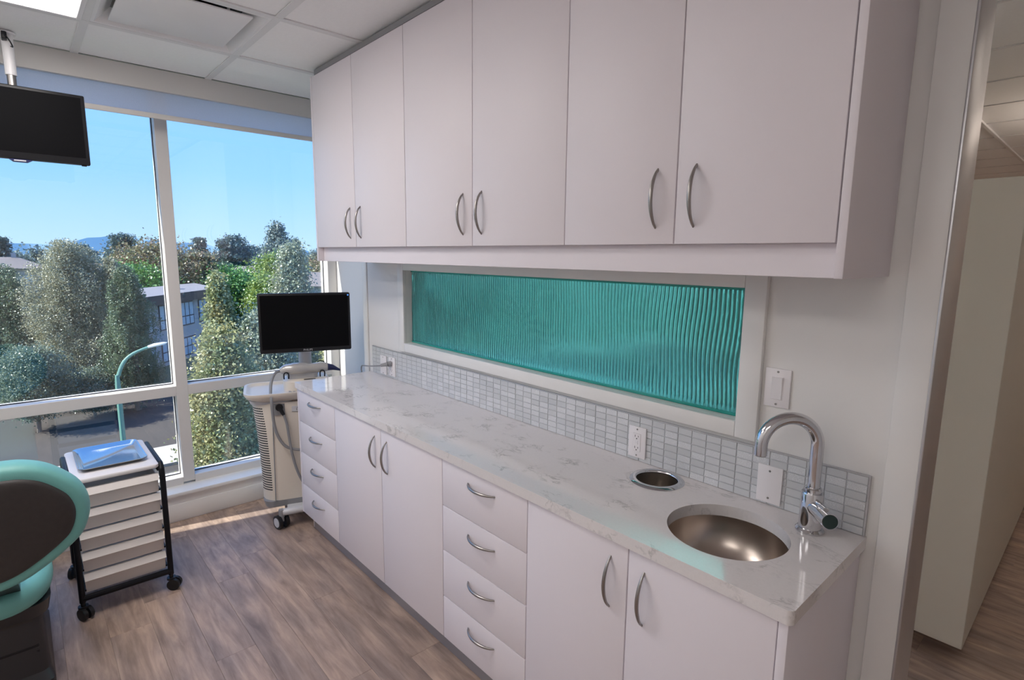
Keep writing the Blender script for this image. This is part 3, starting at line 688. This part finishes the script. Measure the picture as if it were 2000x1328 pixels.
# side ledge and tray top
part('side_scoop', MB().loft([rr(-.292, -.06, -.150, .13, .06, .752), rr(-.300, -.05, -.160, .14, .065, .776), rr(-.285, -.06, -.148, .13, .06, .778)]), GREYL, m_, True)
tr = MB().loft([rr(-.255, .19, -.165, .145, .06, .770), rr(-.310, .20, -.190, .150, .075, .790), rr(-.325, .205, -.205, .155, .08, .815), rr(-.325, .205, -.205, .155, .08, .826), rr(-.310, .195, -.190, .145, .07, .826), rr(-.298, .185, -.178, .135, .06, .810), rr(-.28, .18, -.165, .125, .05, .808)])
part('tray_top', tr, CREAM, m_, True, ang=50)
kp = MB()
for i in range(4):
    for j in range(3): kp.box(-.075+.022*i, -.058+.022*i, -.15+.026*j, -.13+.026*j, .808, .8115, .001, 1)
part('keypad', kp, GREYP, m_, True)
co = MB().loft([rr(-.100, .170, -.110, .115, .08, .805), rr(-.100, .170, -.110, .115, .08, .865), rr(-.090, .162, -.100, .108, .075, .874)])
part('pedestal', co, CREAM, m_, True, ang=45)
part('cradle_slot', MB().loft([rr(.015, .085, -.1, -.077, .0112, .874), rr(.015, .085, -.1, -.077, .0112, .876)]), BLACKP, m_, True)
part('cradle', MB().loft([rr(-.075, .10, -.05, .05, .03, .870), rr(-.085, .11, -.055, .055, .03, .915), rr(-.08, .105, -.04, .04, .03, .925)]), GREYL, m_, True)
part('pole', MB().cyl((.035, .02, .87), (.035, .02, 1.22), .038, n=28), GREYL, m_, True)
wd = part('wand', MB().tube([(-.115, -.052, .932), (-.09, -.055, .938), (-.03, -.055, .942), (.03, -.055, .940), (.05, -.055, .937), (.07, -.055, .938), (.12, -.052, .940), (.16, -.050, .938)], [.019, .032, .036, .035, .028, .030, .033, .027], 16), WANDM, m_, True, ang=60)
part('wand_tip', MB().loft([[(.158, -.05+.026*math.cos(a), .938+.025*math.sin(a)) for a in np.linspace(0, 2*PI, 13)[:-1]], [(.195, -.05+.021*math.cos(a), .932+.018*math.sin(a)) for a in np.linspace(0, 2*PI, 13)[:-1]], [(.238, -.05+.010*math.cos(a), .912+.006*math.sin(a)) for a in np.linspace(0, 2*PI, 13)[:-1]]]), BLUEP, wd, True)
for x in (-.085, .125):
    part('holder_hook', MB().tube([(x-.012, -.085, .885), (x-.012, -.087, .915), (x, -.088, .925), (x+.014, -.087, .915), (x+.014, -.085, .885)], .004, 8, 4), BLACKP, m_, True)
part('holder_loop', MB().tube([(.10, -.02, .94), (.105, -.02, .965), (.125, -.02, .974), (.145, -.02, .964), (.15, -.02, .94)], .0035, 8, 4), BLACKP, m_, True)
# monitor
mo = part('monitor', MB().box(-.222, .308, -.095, -.060, 1.048, 1.410, .010, 3), BLACKP, m_, True)
part('screen', MB().box(-.208, .294, -.0965, -.094, 1.074, 1.396), SCREEN, mo, True)
part('back_shell', MB().box(-.12, .20, -.062, -.01, 1.12, 1.33, .015), BLACKP, mo, True)
part('power_light', MB().box(.291, .299, -.0970, -.0945, 1.390, 1.398), LEDB, mo, True)
text('PHILIPS', .017, LOGO, 'monitor_logo', mo, (.048, -.0962, 1.061), (PI/2, 0, 0))
# socket, plug, badge, cables
part('socket', MB().loft([rr(-.165, -.105, -.1660, -.150, .006, .685), rr(-.165, -.105, -.1660, -.150, .006, .752)]), GREYP, m_, True)
part('plug', MB().cyl((-.135, -.165, .735), (-.135, -.186, .735), .021, n=20).cyl((-.133, -.182, .732), (-.112, -.196, .690), .013, .009, n=14), BLACKP, m_, True)
bdg = part('badge', MB().loft([rr(-.066, .055, -.1625, -.1615, .0004, .697), rr(-.066, .055, -.1648, -.1615, .0004, .700), rr(-.066, .055, -.1648, -.1615, .0004, .728), rr(-.066, .055, -.1625, -.1615, .0004, .731)]), GREYL, m_, True)
text('iTero', .026, BLACKP, 'badge_lettering', m_, (-.012, -.1655, .713), (PI/2, 0, 0))
part('wand_cable', MB().tube([(-.112, -.055, .932), (-.145, -.075, .925), (-.170, -.115, .88), (-.178, -.165, .82), (-.176, -.215, .79), (-.174, -.212, .72), (-.165, -.200, .62), (-.145, -.195, .55), (-.11, -.195, .495), (-.06, -.195, .470), (0, -.195, .462), (.06, -.19, .47), (.12, -.19, .52)], [.0085], 10, 6), CABLEM, m_, True)
part('power_cable', MB().tube([(-.113, -.195, .693), (-.098, -.20, .63), (-.09, -.20, .55), (-.078, -.20, .45), (-.055, -.20, .34), (-.02, -.20, .25), (.03, -.195, .19), (.09, -.19, .17)], [.0075], 10, 6), CABLEM, m_, True)
# foot bar and casters
part('foot_bar', MB().tube([(-.145, -.235, .098), (-.06, -.245, .105), (.05, -.235, .105), (.105, -.205, .098)], .022, 12, 4), GREYL, m_, True)
part('foot_bar', MB().tube([(-.145, .215, .098), (.145, .215, .098)], .020, 12), GREYL, m_, True)
part('frame_plate', MB().box(-.12, .12, -.24, .21, .092, .104, .004), GREYL, m_, True)
for sx in (-1, 1):
    for y in (-.235, .215):
        x, y = (.100, -.200) if (sx > 0 and y < 0) else (sx*.155, y)
        cs = part('caster', MB().cyl((x, y, .070), (x, y, .118), .017, n=16).loft([rr(x-.014, x+.014, y-.014, y+.018, .006, .045), rr(x-.012, x+.012, y-.014, y+.014, .006, .082)]), GREYP, m_, True)
        ca, sa = math.cos(.49), math.sin(.49)
        def rq(dx, dy): return (x+dx*ca-dy*sa, y+dx*sa+dy*ca, .041)
        for s in (-1, 1):
            part('wheel', MB().cyl(rq(s*.012, .006), rq(s*.032, .006), .041, n=28), BLACKP, cs, True)
            part('wheel_cap', MB().cyl(rq(s*.031, .006), rq(s*.0335, .006), .029, n=24), GREYL, cs, True)

# ------------------------------------------------------------------ rolling drawer cart and tray
K0 = Vector((.87, -1.365, 0))
t = thing('drawer_cart', 'rolling storage cart with white pull-out trays in a black metal frame', 'cart', K0)
fm = MB()
ya, yb = -1.538, -1.192
for y in (ya, yb):
    fm.tube([(1.098, y, .078), (1.098, y, .58), (1.090, y, .620), (1.066, y, .640), (.70, y, .640), (.672, y, .626), (.664, y, .59), (.664, y, .078)], .0125, 12)
fm.tube([(1.098, ya, .095), (1.098, yb, .095)], .014, 10); fm.tube([(.664, ya, .095), (.664, yb, .095)], .014, 10)
part('frame', fm, BLACKM, t)
rl = MB()
for k in range(6):
    z = .125+.0985*k
    for y in (ya+.014, yb-.014): rl.box(.68, 1.09, y-.004, y+.004, z-.004, z+.004)
part('runner', rl, BLACKM, t)
part('top_panel', MB().loft([rr(.632, 1.094, -1.528, -1.203, .02, .630), rr(.630, 1.096, -1.530, -1.201, .02, .634), rr(.630, 1.096, -1.530, -1.201, .02, .646), rr(.633, 1.093, -1.527, -1.204, .02, .649)]), CARTTOP, t, ang=50)
for k in range(5):
    z0 = .118+.0995*k
    d = MB()
    d.box(.675, 1.085, -1.520, -1.210, z0+.002, z0+.006)
    d.box(.675, .680, -1.520, -1.210, z0+.006, z0+.075); d.box(.68, 1.085, -1.520, -1.516, z0+.006, z0+.075); d.box(.68, 1.085, -1.214, -1.210, z0+.006, z0+.075)
    d.box(1.080, 1.086, -1.521, -1.209, z0-.006, z0+.055)
    d.prism([(1.080, -1.523, z0+.055), (1.098, -1.523, z0+.058), (1.113, -1.523, z0+.060), (1.094, -1.523, z0+.086), (1.080, -1.523, z0+.086)], (0, .316, 0))
    part('tray_drawer', d, CARTW, t)
for x, y, rz in ((1.098, ya, .5), (1.098, yb, 1.0), (.664, ya, -.4), (.664, yb, .9)):
    c, s = math.cos(rz), math.sin(rz)
    cs = part('caster', MB().cyl((x, y, .050), (x, y, .086), .009, n=12).cyl((x, y, .052), (x, y, .062), .020, n=16), BLACKP, t)
    for q in (-1, 1): part('wheel', MB().cyl((x+.012*c+q*.005*-s, y+.012*s+q*.005*c, .028), (x+.012*c+q*.021*-s, y+.012*s+q*.021*c, .028), .028, n=24), BLACKP, cs)
tz = .6495
tb = MB().loft([rr(.682, .998, -1.480, -1.250, .022, tz), rr(.668, 1.012, -1.492, -1.238, .03, tz+.014), rr(.660, 1.020, -1.499, -1.231, .034, tz+.016), rr(.660, 1.020, -1.499, -1.231, .034, tz+.018), rr(.669, 1.011, -1.491, -1.239, .03, tz+.0165), rr(.684, .996, -1.478, -1.252, .022, tz+.0025)])
single('instrument_tray', tb, TRAYM, 'shallow stainless steel instrument tray lying on the rolling cart', 'tray', ang=50)

# ------------------------------------------------------------------ ceiling-hung television
t = thing('hanging_monitor', 'black flat screen television hanging from a white ceiling pole before the window', 'television', (.561, -1.555, ZC))
part('ceiling_flange', MB().cyl((.545, -1.555, ZC-.012), (.545, -1.555, ZC-.003), .032, n=28), DIFF, t)
part('ceiling_grip', MB().box(.555, .60, -1.575, -1.555, ZC-.045, ZC-.012, .004).tube([(.60, -1.56, ZC-.03), (.615, -1.548, ZC-.055), (.605, -1.54, ZC-.075), (.585, -1.545, ZC-.07)], .003, 6, 4), BLACKP, t)
part('pole', MB().cyl((.545, -1.555, 2.44), (.545, -1.555, ZC-.012), .021, n=24), DIFF, t)
part('pole_sleeve', MB().cyl((.545, -1.555, 2.30), (.545, -1.555, 2.44), .017, n=24), STEEL, t)
part('bracket', MB().box(.535, .575, -1.61, -1.50, 2.18, 2.31, .004), BLACKP, t)
tv = part('television_body', MB().box(.575, .612, -1.815, -1.300, 2.062, 2.386, .006, 2), BLACKP, t)
part('screen', MB().box(.6115, .6130, -1.799, -1.316, 2.094, 2.372), SCREEN, tv)
part('sensor_housing', MB().prism([(.585, -1.60, 2.062), (.585, -1.585, 2.050), (.585, -1.535, 2.050), (.585, -1.515, 2.062)], (.024, 0, 0)), BLUEP, tv)
part('sensor_window', MB().box(.609, .6105, -1.582, -1.540, 2.0535, 2.0585), GREYL, tv)
part('foot_pad', MB().box(.59, .605, -1.335, -1.315, 2.057, 2.063, .001, 1), BLACKP, tv)

# ------------------------------------------------------------------ dental chair
t = thing('dental_chair', 'dental chair with teal upholstery and dark back shell', 'dental chair', (1.35, -1.775, 0))
half = [(.0, .962), (.055, .961), (.107, .954), (.163, .931), (.212, .891), (.250, .844), (.269, .785), (.266, .726), (.243, .667), (.205, .628), (.146, .585), (.076, .548), (.0, .533)]
outl = [(y, z) for y, z in half]+[(-y, z) for y, z in half[-2:0:-1]]
def smoothloop(P, n=4):
    Q = []; N = len(P)
    for i in range(N):
        a, b, c, d = (np.array(P[(i+k) % N]) for k in (-1, 0, 1, 2))
        for k in range(n):
            u = k/n; Q.append(tuple(0.5*((2*b)+(c-a)*u+(2*a-5*b+4*c-d)*u*u+(3*b-a-3*c+d)*u**3)))
    return Q
outl = smoothloop(outl)
zc_ = .76
def bring(x, off):
    out = []; N = len(outl)
    for i, (y, z) in enumerate(outl):
        ty = outl[(i+1) % N][0]-outl[i-1][0]; tz_ = outl[(i+1) % N][1]-outl[i-1][1]; L = math.hypot(ty, tz_)
        out.append((x, -1.775+y+off*(tz_/L), z-off*(ty/L)))
    return out
rings = []
for a in np.linspace(0, PI, 13):
    rings.append(bring(1.69+.06*math.cos(a)-.0, .040*(1-math.sin(a)**0.6)))
part('backrest', MB().loft(rings), TEAL, t, ang=70)
part('back_shell', MB().loft([bring(1.735, .040), bring(1.757, .046), bring(1.763, .056), bring(1.765, .075)]), SHELL, t, ang=50)
part('back_bracket', MB().prism([(1.70, -1.83, .60), (1.76, -1.83, .66), (1.76, -1.83, .60), (1.45, -1.83, .36), (1.40, -1.83, .40)], (0, .11, 0)), CHAIRB, t)
def seat_ring(z, o):
    return [(1.36+(.225-o)*math.sin(a)*1.0, -1.775+(.150-o)*math.cos(a)*1.0, z) for a in np.linspace(0, PI, 19)]+[(.55+o, -1.925+o, z), (.55+o, -1.625-o, z)]
part('seat', MB().loft([seat_ring(.352, .03), seat_ring(.362, .008), seat_ring(.39, 0), seat_ring(.41, 0), seat_ring(.430, .010), seat_ring(.441, .035)]), TEAL, t, ang=70)
part('seat_pan', MB().loft([rr(.7, 1.50, -1.90, -1.65, .06, .29), rr(.65, 1.53, -1.91, -1.64, .07, .351)]), CHAIRB, t)
bf = part('base', MB().loft([rr(.95, 1.52, -1.93, -1.655, .03, 0), rr(.95, 1.52, -1.93, -1.655, .03, .03), rr(1.0, 1.49, -1.91, -1.662, .04, .06), rr(1.02, 1.47, -1.90, -1.668, .04, .288)]), CHAIRB, t)
bl = MB()
for k in range(5): bl.box(1.462, 1.482, -1.88, -1.69, .07+.022*k, .084+.022*k, .003, 1)
part('bellows', bl, BLACKP, bf)
part('column_cover', MB().box(1.455, 1.472, -1.86, -1.70, .19, .285, .004), SHELL, bf)

# ------------------------------------------------------------------ hall beyond the doorway
t = thing('tall_cabinet', 'tall beige cabinet standing in the hall beyond the doorway', 'cabinet', (3.52, 2.4, 0))
part('body', MB().box(3.22, 3.812, 1.058, 3.55, .10, 1.946, .002, 1), BEIGE, t)
part('toe_kick', MB().box(3.25, 3.60, 1.30, 3.45, 0, .10), mat('dark_plinth', (0.05, 0.045, 0.04), 0.6), t)
t = thing('low_partition', 'pinkish partition at the far end of the hall behind the tall cabinet', 'partition', (3.9, 4.3, 0))
part('panel', MB().box(3.2, 4.6, 4.25, 4.33, .0, 1.95, .003), mat('pinkish_panel', (0.60, 0.47, 0.40), 0.5), t)
part('cap_rail', MB().box(3.19, 4.61, 4.24, 4.34, 1.95, 1.97, .003), TRIMW, t)

# ------------------------------------------------------------------ outside
G = -7.5
struct('ground', MB().box(-400, 0.0, -260, 360, G-.5, G), LAWN)
struct('road_1', MB().box(-40.5, -12.5, -90, 110, G, G+.02), ASPH)
struct('sidewalk_1', MB().box(-25.2, -22.6, -90, 110, G+.02, G+.14), PAVE)
struct('sidewalk_2', MB().box(-12.5, -9.5, -90, 110, G, G+.14), PAVE)
struct('wall_facade', MB().box(-0.05, 0.10, -3.6, 3.3, -7.5, -4.0), BWALL)
hl = MB(); N = 60
hv = [(-5600+60*math.sin(i), -2200+95*i, 0) for i in range(N)]
pts = [(x, y, 45+75*max(0, math.sin(i*.23+.7))**1.3+18*math.sin(i*.9)+10*math.sin(i*2.1)) for i, (x, y, _) in enumerate(hv)]
L3 = [[hl.bm.verts.new(p) for p in row] for row in ([(x, y, -30) for x, y, z in pts], [(x, y, max(z, 5)) for x, y, z in pts], [(x-900, y, -30) for x, y, z in pts])]
for a, b in zip(L3, L3[1:]):
    for k in range(N-1): hl.bm.faces.new((a[k], a[k+1], b[k+1], b[k]))
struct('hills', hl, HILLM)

def leaves_mesh(name, C, N, size, m, rs, aspect=1.0):
    n = len(C); q = np.empty((n, 4, 3))
    nrm = N/np.linalg.norm(N, axis=1, keepdims=True)
    a = np.cross(nrm, rs.normal(size=(n, 3))); a /= np.linalg.norm(a, axis=1, keepdims=True); b = np.cross(nrm, a)
    s = size*rs.uniform(.6, 1.3, (n, 1))
    q[:, 0] = C-a*s*.5; q[:, 1] = C+b*s*.5*aspect; q[:, 2] = C+a*s*.5; q[:, 3] = C-b*s*.5*aspect
    me = bpy.data.meshes.new(name); me.vertices.add(4*n); me.vertices.foreach_set('co', q.ravel())
    me.loops.add(4*n); me.loops.foreach_set('vertex_index', np.arange(4*n)); me.polygons.add(n)
    me.polygons.foreach_set('loop_start', np.arange(0, 4*n, 4)); me.polygons.foreach_set('loop_total', np.full(n, 4)); me.update(); me.materials.append(m)
    return me
SEED = [10]
def tree(name, label, x, y, top, half, shape, n, size, m, base=None, group=None, cat='tree', trunk=True, bottom=None, lean=0.0):
    """shape: round / column / cone / weep; crown spans bottom..top, half = crown half width"""
    SEED[0] += 1; rs = np.random.default_rng(SEED[0])
    t = thing(name, label, cat, (x, y, G if base is None else base), 0, group)
    z0 = (G if base is None else base); h = top-z0
    cb = bottom-z0 if bottom is not None else h*.22
    nb = max(12, n//(150 if shape == 'weep' else 55))
    u = rs.uniform(0, 1, nb); zz = cb+(h-cb)*u
    if shape == 'round': prof = np.sqrt(np.clip(1-(2*u-1)**2, 0, 1))*.9+.1
    elif shape == 'column': prof = np.clip(np.minimum(1.0, (1-u)*2.4+.12), 0, 1)*np.clip(u*6+.3, 0, 1)
    elif shape == 'cone': prof = (1-u)*1.0+.04
    else: prof = np.sqrt(np.clip(1-u**2.2, 0, 1))*.95+.05
    th = rs.uniform(0, 2*PI, nb); rr_ = np.sqrt(rs.uniform(.12, 1, nb))*prof*half*(1+(.34 if shape == 'weep' else .18)*np.sin(3*th+zz*(1.7 if shape == 'weep' else 1)))
    cen = np.stack([rr_*np.cos(th)+lean*u, rr_*np.sin(th), zz], 1)
    per_ = n//nb; sp = np.array([.16, .16, .13])*half if shape != 'weep' else np.array([.10, .10, .36])*half
    if shape == 'column': sp = np.array([.22, .22, .26])*half
    if shape == 'cone': sp = np.array([.20, .20, .07])*half
    P = (cen[:, None, :]+rs.normal(size=(nb, per_, 3))*sp).reshape(-1, 3)
    if shape == 'weep':
        up = np.repeat(cen[:, 2], per_); P[:, 2] = up-np.abs(P[:, 2]-up)*1.5
    if shape == 'weep':
        P[:, :2] += (np.repeat(cen[:, :2], per_, 0)-P[:, :2])*.35+rs.normal(size=(len(P), 2))*.03
    P = P[P[:, 2] > .05]
    Nn = rs.normal(size=P.shape)+np.array([0, 0, .5])
    o = link('foliage', leaves_mesh('foliage', P, Nn, size, m, rs, .75), t); o['kind'] = 'stuff'
    if trunk:
        tm = MB().tube([(0, 0, 0), (.02*h, .01*h, h*.35), (lean*.5, 0, h*.7), (lean, 0, h*.96)], [h*.017+.03, h*.013+.02, h*.008+.01, h*.003+.005], 8)
        for k in range(min(14, nb)):
            c = cen[k]; zb = max(.1*h, c[2]-.55*abs(rr_[k])-.03*h)
            tm.tube([(lean*zb/h, 0, zb), tuple(np.array([lean*zb/h, 0, zb])*.45+c*.55), tuple(c)], [h*.005+.01, h*.003+.006, .006], 5)
        part('trunk', tm, BARK, t, True)
    return t
# near trees and shrubs
tree('birch_tree', 'tall weeping birch with fine grey-green leaves, nearest the middle of the left pane', -37.6, 0.75, 2.4, 2.35, 'weep', 120000, .085, L_BIRCH)
tree('birch_tree', 'slim birch between the tall birch and the dark drooping tree', -37.0, 2.75, 1.3, 1.2, 'weep', 60000, .08, L_BIRCH)
tree('birch_tree', 'weeping birch with dark green leaves at the left edge of the window', -40.0, -2.3, .9, 2.1, 'weep', 80000, .09, L_DARK)
tree('weeping_tree', 'dark green drooping tree standing in front of the flat-roofed building', -33.6, 3.05, .9, 1.25, 'weep', 70000, .08, L_DARK)
tree('shrub', 'broad grey-green shrub below the left birch beside the road', -32.0, -1.4, -3.3, 1.5, 'round', 26000, .09, L_SHRUB, cat='shrub')
tree('shrub', 'shrub with silvery leaf tips at the foot of the tall birch', -33.4, 1.0, -4.9, 1.2, 'round', 24000, .08, L_SHRUB, cat='shrub')
tree('aspen_tree', 'yellow-green columnar tree nearest the white mullion, beside the monitor', -20.98, 4.58, 0.55, 0.62, 'column', 45000, 0.121, L_ASPEN, bottom=-6.9)
tree('aspen_tree', 'yellow-green bushy tree in front of the columnar trees, low in the right pane', -18.08, 3.85, -1.54, 1.16, 'column', 45000, 0.115, L_ASPEN, bottom=-6.9)
tree('aspen_tree', 'pale grey-green columnar tree rising behind the black monitor', -26.20, 9.65, 1.79, 1.16, 'column', 45000, 0.127, L_ASPEN2, bottom=-6.9)
tree('aspen_tree', 'pale leafy tree low behind the scanner, next to the sidewalk', -20.11, 5.88, -1.25, 1.38, 'column', 48000, 0.121, L_ASPEN2, bottom=-6.9)
tree('aspen_tree', 'yellow-green tree beside the corner window post', -23.30, 10.74, -0.23, 0.80, 'column', 24000, 0.127, L_ASPEN, bottom=-6.9)
# middle distance
tree('maple_tree', 'rusty red and green broad tree behind the flat-roofed building', -70, 10.6, 2.1, 4.6, 'round', 30000, .26, L_RUST, bottom=-5)
tree('maple_tree', 'rusty tree just past the white mullion', -68, 14.6, 1.2, 2.4, 'round', 16000, .26, L_RUST, bottom=-5)
tree('green_tree', 'bright green rounded tree above the flat roof', -65, 8.0, -.2, 3.6, 'round', 16000, .28, L_GREEN, bottom=-6)
tree('hedge_tree', 'long bright green hedge-like tree beyond the building', -66.5, 17.0, -.8, 3.6, 'round', 18000, .28, L_GREEN, bottom=-6)
tree('lime_tree', 'yellow-green rounded tree between the hedge and the monitor', -60, 19.6, -1.3, 2.6, 'round', 16000, .26, L_LIME, bottom=-6)
tree('olive_tree', 'olive tree with a spreading crown right of the white house', -82, 28.6, 1.0, 4.0, 'round', 14000, .34, L_LIME)
tree('golden_tree', 'golden brown tree by the wall cabinet corner', -92, 41.5, 1.0, 4.6, 'round', 14000, .36, L_RUST)
tree('poplar_tree', 'tall dark poplar rising above the treeline', -109.3, 37.8, 6.4, 2.6, 'column', 16000, .40, L_POP, bottom=-4)
tree('poplar_tree', 'smaller poplar right of the tall poplar', -126.8, 48.0, 4.4, 1.5, 'column', 7000, .40, L_POP, bottom=-4)
tree('conifer', 'broad dark conifer left of the rusty tree', -134.8, 15.6, 4.8, 4.2, 'cone', 10000, .45, L_CON, bottom=-4)
tree('conifer', 'pointed fir just right of the white mullion', -151.8, 33.4, 5.0, 2.7, 'cone', 8000, .5, L_CON, bottom=-4)
tree('conifer', 'wide dark pine between the pointed fir and the poplar', -150, 40.9, 5.4, 3.8, 'round', 9000, .5, L_CON, bottom=-3)
tree('conifer', 'tall narrow conifer at the left edge of the treeline', -150, -3.2, 4.0, 3.0, 'cone', 7000, .5, L_CON, bottom=-4)
# treeline
rs = np.random.default_rng(99)
for k in range(15):
    y = -24+k*9.0+rs.uniform(-1, 1); x = -185+rs.uniform(-6, 6)
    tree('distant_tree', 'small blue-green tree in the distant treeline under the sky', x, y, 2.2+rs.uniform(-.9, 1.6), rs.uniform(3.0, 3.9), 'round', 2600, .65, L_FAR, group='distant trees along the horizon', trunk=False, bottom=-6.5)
for k in range(8):
    y = -10+k*8.4+rs.uniform(-1, 1); x = -122+rs.uniform(-4, 4)
    tree('garden_tree', 'dark garden tree in front of the distant treeline', x, y, -.3+rs.uniform(-1.2, 1.0), rs.uniform(2.4, 3.2), 'round', 3400, .45, L_DARK if k % 3 else L_FAR, group='garden trees among the houses', trunk=False, bottom=-7)
P = []
for k in range(120):
    c = np.array([-235+rs.uniform(-15, 15), -60+k*1.9, -3.2]); P.append(c+rs.normal(size=(260, 3))*np.array([2.2, 2.2, 2.0+rs.uniform(0, .9)]))
P = np.concatenate(P)
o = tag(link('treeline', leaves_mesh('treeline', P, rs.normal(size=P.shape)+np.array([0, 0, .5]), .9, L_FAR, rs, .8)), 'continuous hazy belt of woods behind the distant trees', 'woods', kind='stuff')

# flat-roofed building (long side runs away from the window)
A = Vector((-41.5, 2.33, 0)); B = Vector((-54.2, 12.5, 0)); al = (B-A).normalized(); nn = Vector((al.y, -al.x, 0)) if (Vector((al.y, -al.x, 0))).x < 0 else Vector((-al.y, al.x, 0))
if nn.y > 0 and False: nn = -nn
t = thing('flat_roofed_building', 'two storey flat-roofed building with dark fascia and tall windows', 'building', (-40, 5, G))
back = Vector((-.93, .02, 0)).normalized()
def q(p, z): return (p.x, p.y, z)
dep = 9.0; zr = -1.70
A0 = A-al*.5
def quad(a, b, off, z): return [q(a+off[0]*al-back*off[1], z), q(b-off[0]*al-back*off[1], z), q(b-off[0]*al+back*(dep+off[1]), z), q(a+off[0]*al+back*(dep+off[1]), z)]
part('roof', MB().loft([quad(A0, B, (-.5, .9), zr-.02), quad(A0, B, (-.5, .9), zr)]), ROOFM, t)
part('fascia', MB().loft([quad(A0, B, (-.45, .85), zr-.75), quad(A0, B, (-.45, .85), zr-.021)]), FASCIA, t)
part('wall', MB().loft([quad(A0, B, (0, 0), G), quad(A0, B, (0, 0), zr-.75)]), BWALL, t)
L = (B-A0).length; fn = -back
for fz, (z0, z1) in enumerate(((-4.6, -2.55), (-7.2, -5.6))):
    k = 0; s = 1.2
    while s < L-2.6:
        p0 = A0+al*s; wdt = 2.2
        wf = MB().loft([[q(p0+fn*o_, z_) for o_, z_ in ((.0, z0), (.10, z0), (.10, z1), (.0, z1))], [q(p0+al*wdt+fn*o_, z_) for o_, z_ in ((.0, z0), (.10, z0), (.10, z1), (.0, z1))]])
        wo = part('window', wf, BFRAME, t)
        for c in range(3):
            a_ = p0+al*(.10+c*.70); b_ = a_+al*.58
            for za, zb in ((z0+.1, z0+.75), (z0+.85, z1-.1)):
                part('pane', MB().loft([[q(a_+fn*.08, za), q(a_+fn*.13, za), q(a_+fn*.13, zb), q(a_+fn*.08, zb)], [q(b_+fn*.08, za), q(b_+fn*.13, za), q(b_+fn*.13, zb), q(b_+fn*.08, zb)]]), BPANE, wo)
        s += 3.1; k += 1
part('roof_vent', MB().box(-54.2, -53.4, 8.6, 9.4, zr, zr+.32, .03).box(-54.3, -53.3, 8.5, 9.5, zr+.32, zr+.38), HOUSEW, t)

def house(x, y, w_, d_, h_, rz, label, rh=1.6, z=G):
    t = thing('house', label, 'house', (x, y, z), rz)
    part('wall', MB().box(-w_/2, w_/2, -d_/2, d_/2, 0, h_), HOUSEW, t, True)
    e_ = .5
    part('roof', MB().loft([[(-w_/2-e_, -d_/2-e_, h_), (w_/2+e_, -d_/2-e_, h_), (w_/2+e_, d_/2+e_, h_), (-w_/2-e_, d_/2+e_, h_)], [(-w_/2-e_, -d_/2-e_, h_+.12), (w_/2+e_, -d_/2-e_, h_+.12), (w_/2+e_, d_/2+e_, h_+.12), (-w_/2-e_, d_/2+e_, h_+.12)], [(-w_/2+d_*.35, -.05, h_+rh), (w_/2-d_*.35, -.05, h_+rh), (w_/2-d_*.35, .05, h_+rh), (-w_/2+d_*.35, .05, h_+rh)]]), HROOF, t, True)
    for s in (-.28, .12, .36):
        for sy in (-1, 1):
            wo = part('window', MB().box(s*w_-.55, s*w_+.55, sy*d_/2-.04, sy*d_/2+.04, h_-1.9, h_-.7), BFRAME, t, True)
            part('pane', MB().box(s*w_-.47, s*w_+.47, sy*d_/2-.06, sy*d_/2+.06, h_-1.82, h_-.78), BPANE, wo, True)
    for sx in (-1, 1):
        wo = part('window', MB().box(sx*w_/2-.04, sx*w_/2+.04, -.7, .7, h_-1.9, h_-.7), BFRAME, t, True)
        part('pane', MB().box(sx*w_/2-.06, sx*w_/2+.06, -.6, .6, h_-1.82, h_-.78), BPANE, wo, True)
    part('chimney', MB().box(w_*.15, w_*.15+.5, -.25, .25, h_+.3, h_+rh+.6), BWALL, t, True)
house(-101, 29.6, 7.5, 6.5, 5.2, 1.2, 'small white house with a pale hipped roof among the trees')
house(-62, 25.8, 8.0, 7.0, 5.3, 1.25, 'house with a grey-brown roof beside the corner window post')
house(-100, -3.0, 9, 7, 6.6, 1.5, 'white house half hidden at the left edge of the window')
house(-84, 6.5, 8, 7, 6.0, 1.5, 'white house behind the birch crowns')

t = thing('street_lamp', 'pale green street lamp with a curved arm by the road', 'street lamp', (-9.84, -.22, G+.14))
pz = -.92
part('pole', MB().tube([(-9.84, -.22, G+.14), (-9.84, -.22, -3.5), (-9.84, -.22, pz-.25), (-9.84, -.19, pz), (-9.83, -.07, pz+.28), (-9.82, .12, pz+.44), (-9.79, .40, pz+.55)], [.065, .05, .042, .038, .033, .03], 10, 5), LAMPG, t)
part('lamp_head', MB().loft([[(-9.79+.035*math.cos(a), .36, pz+.545+.03*math.sin(a)) for a in np.linspace(0, 2*PI, 13)[:-1]], [(-9.785+.075*math.cos(a), .48, pz+.575+.04*math.sin(a)) for a in np.linspace(0, 2*PI, 13)[:-1]], [(-9.775+.065*math.cos(a), .66, pz+.60+.03*math.sin(a)) for a in np.linspace(0, 2*PI, 13)[:-1]], [(-9.77+.02*math.cos(a), .72, pz+.61+.01*math.sin(a)) for a in np.linspace(0, 2*PI, 13)[:-1]]]), LAMPW, t)
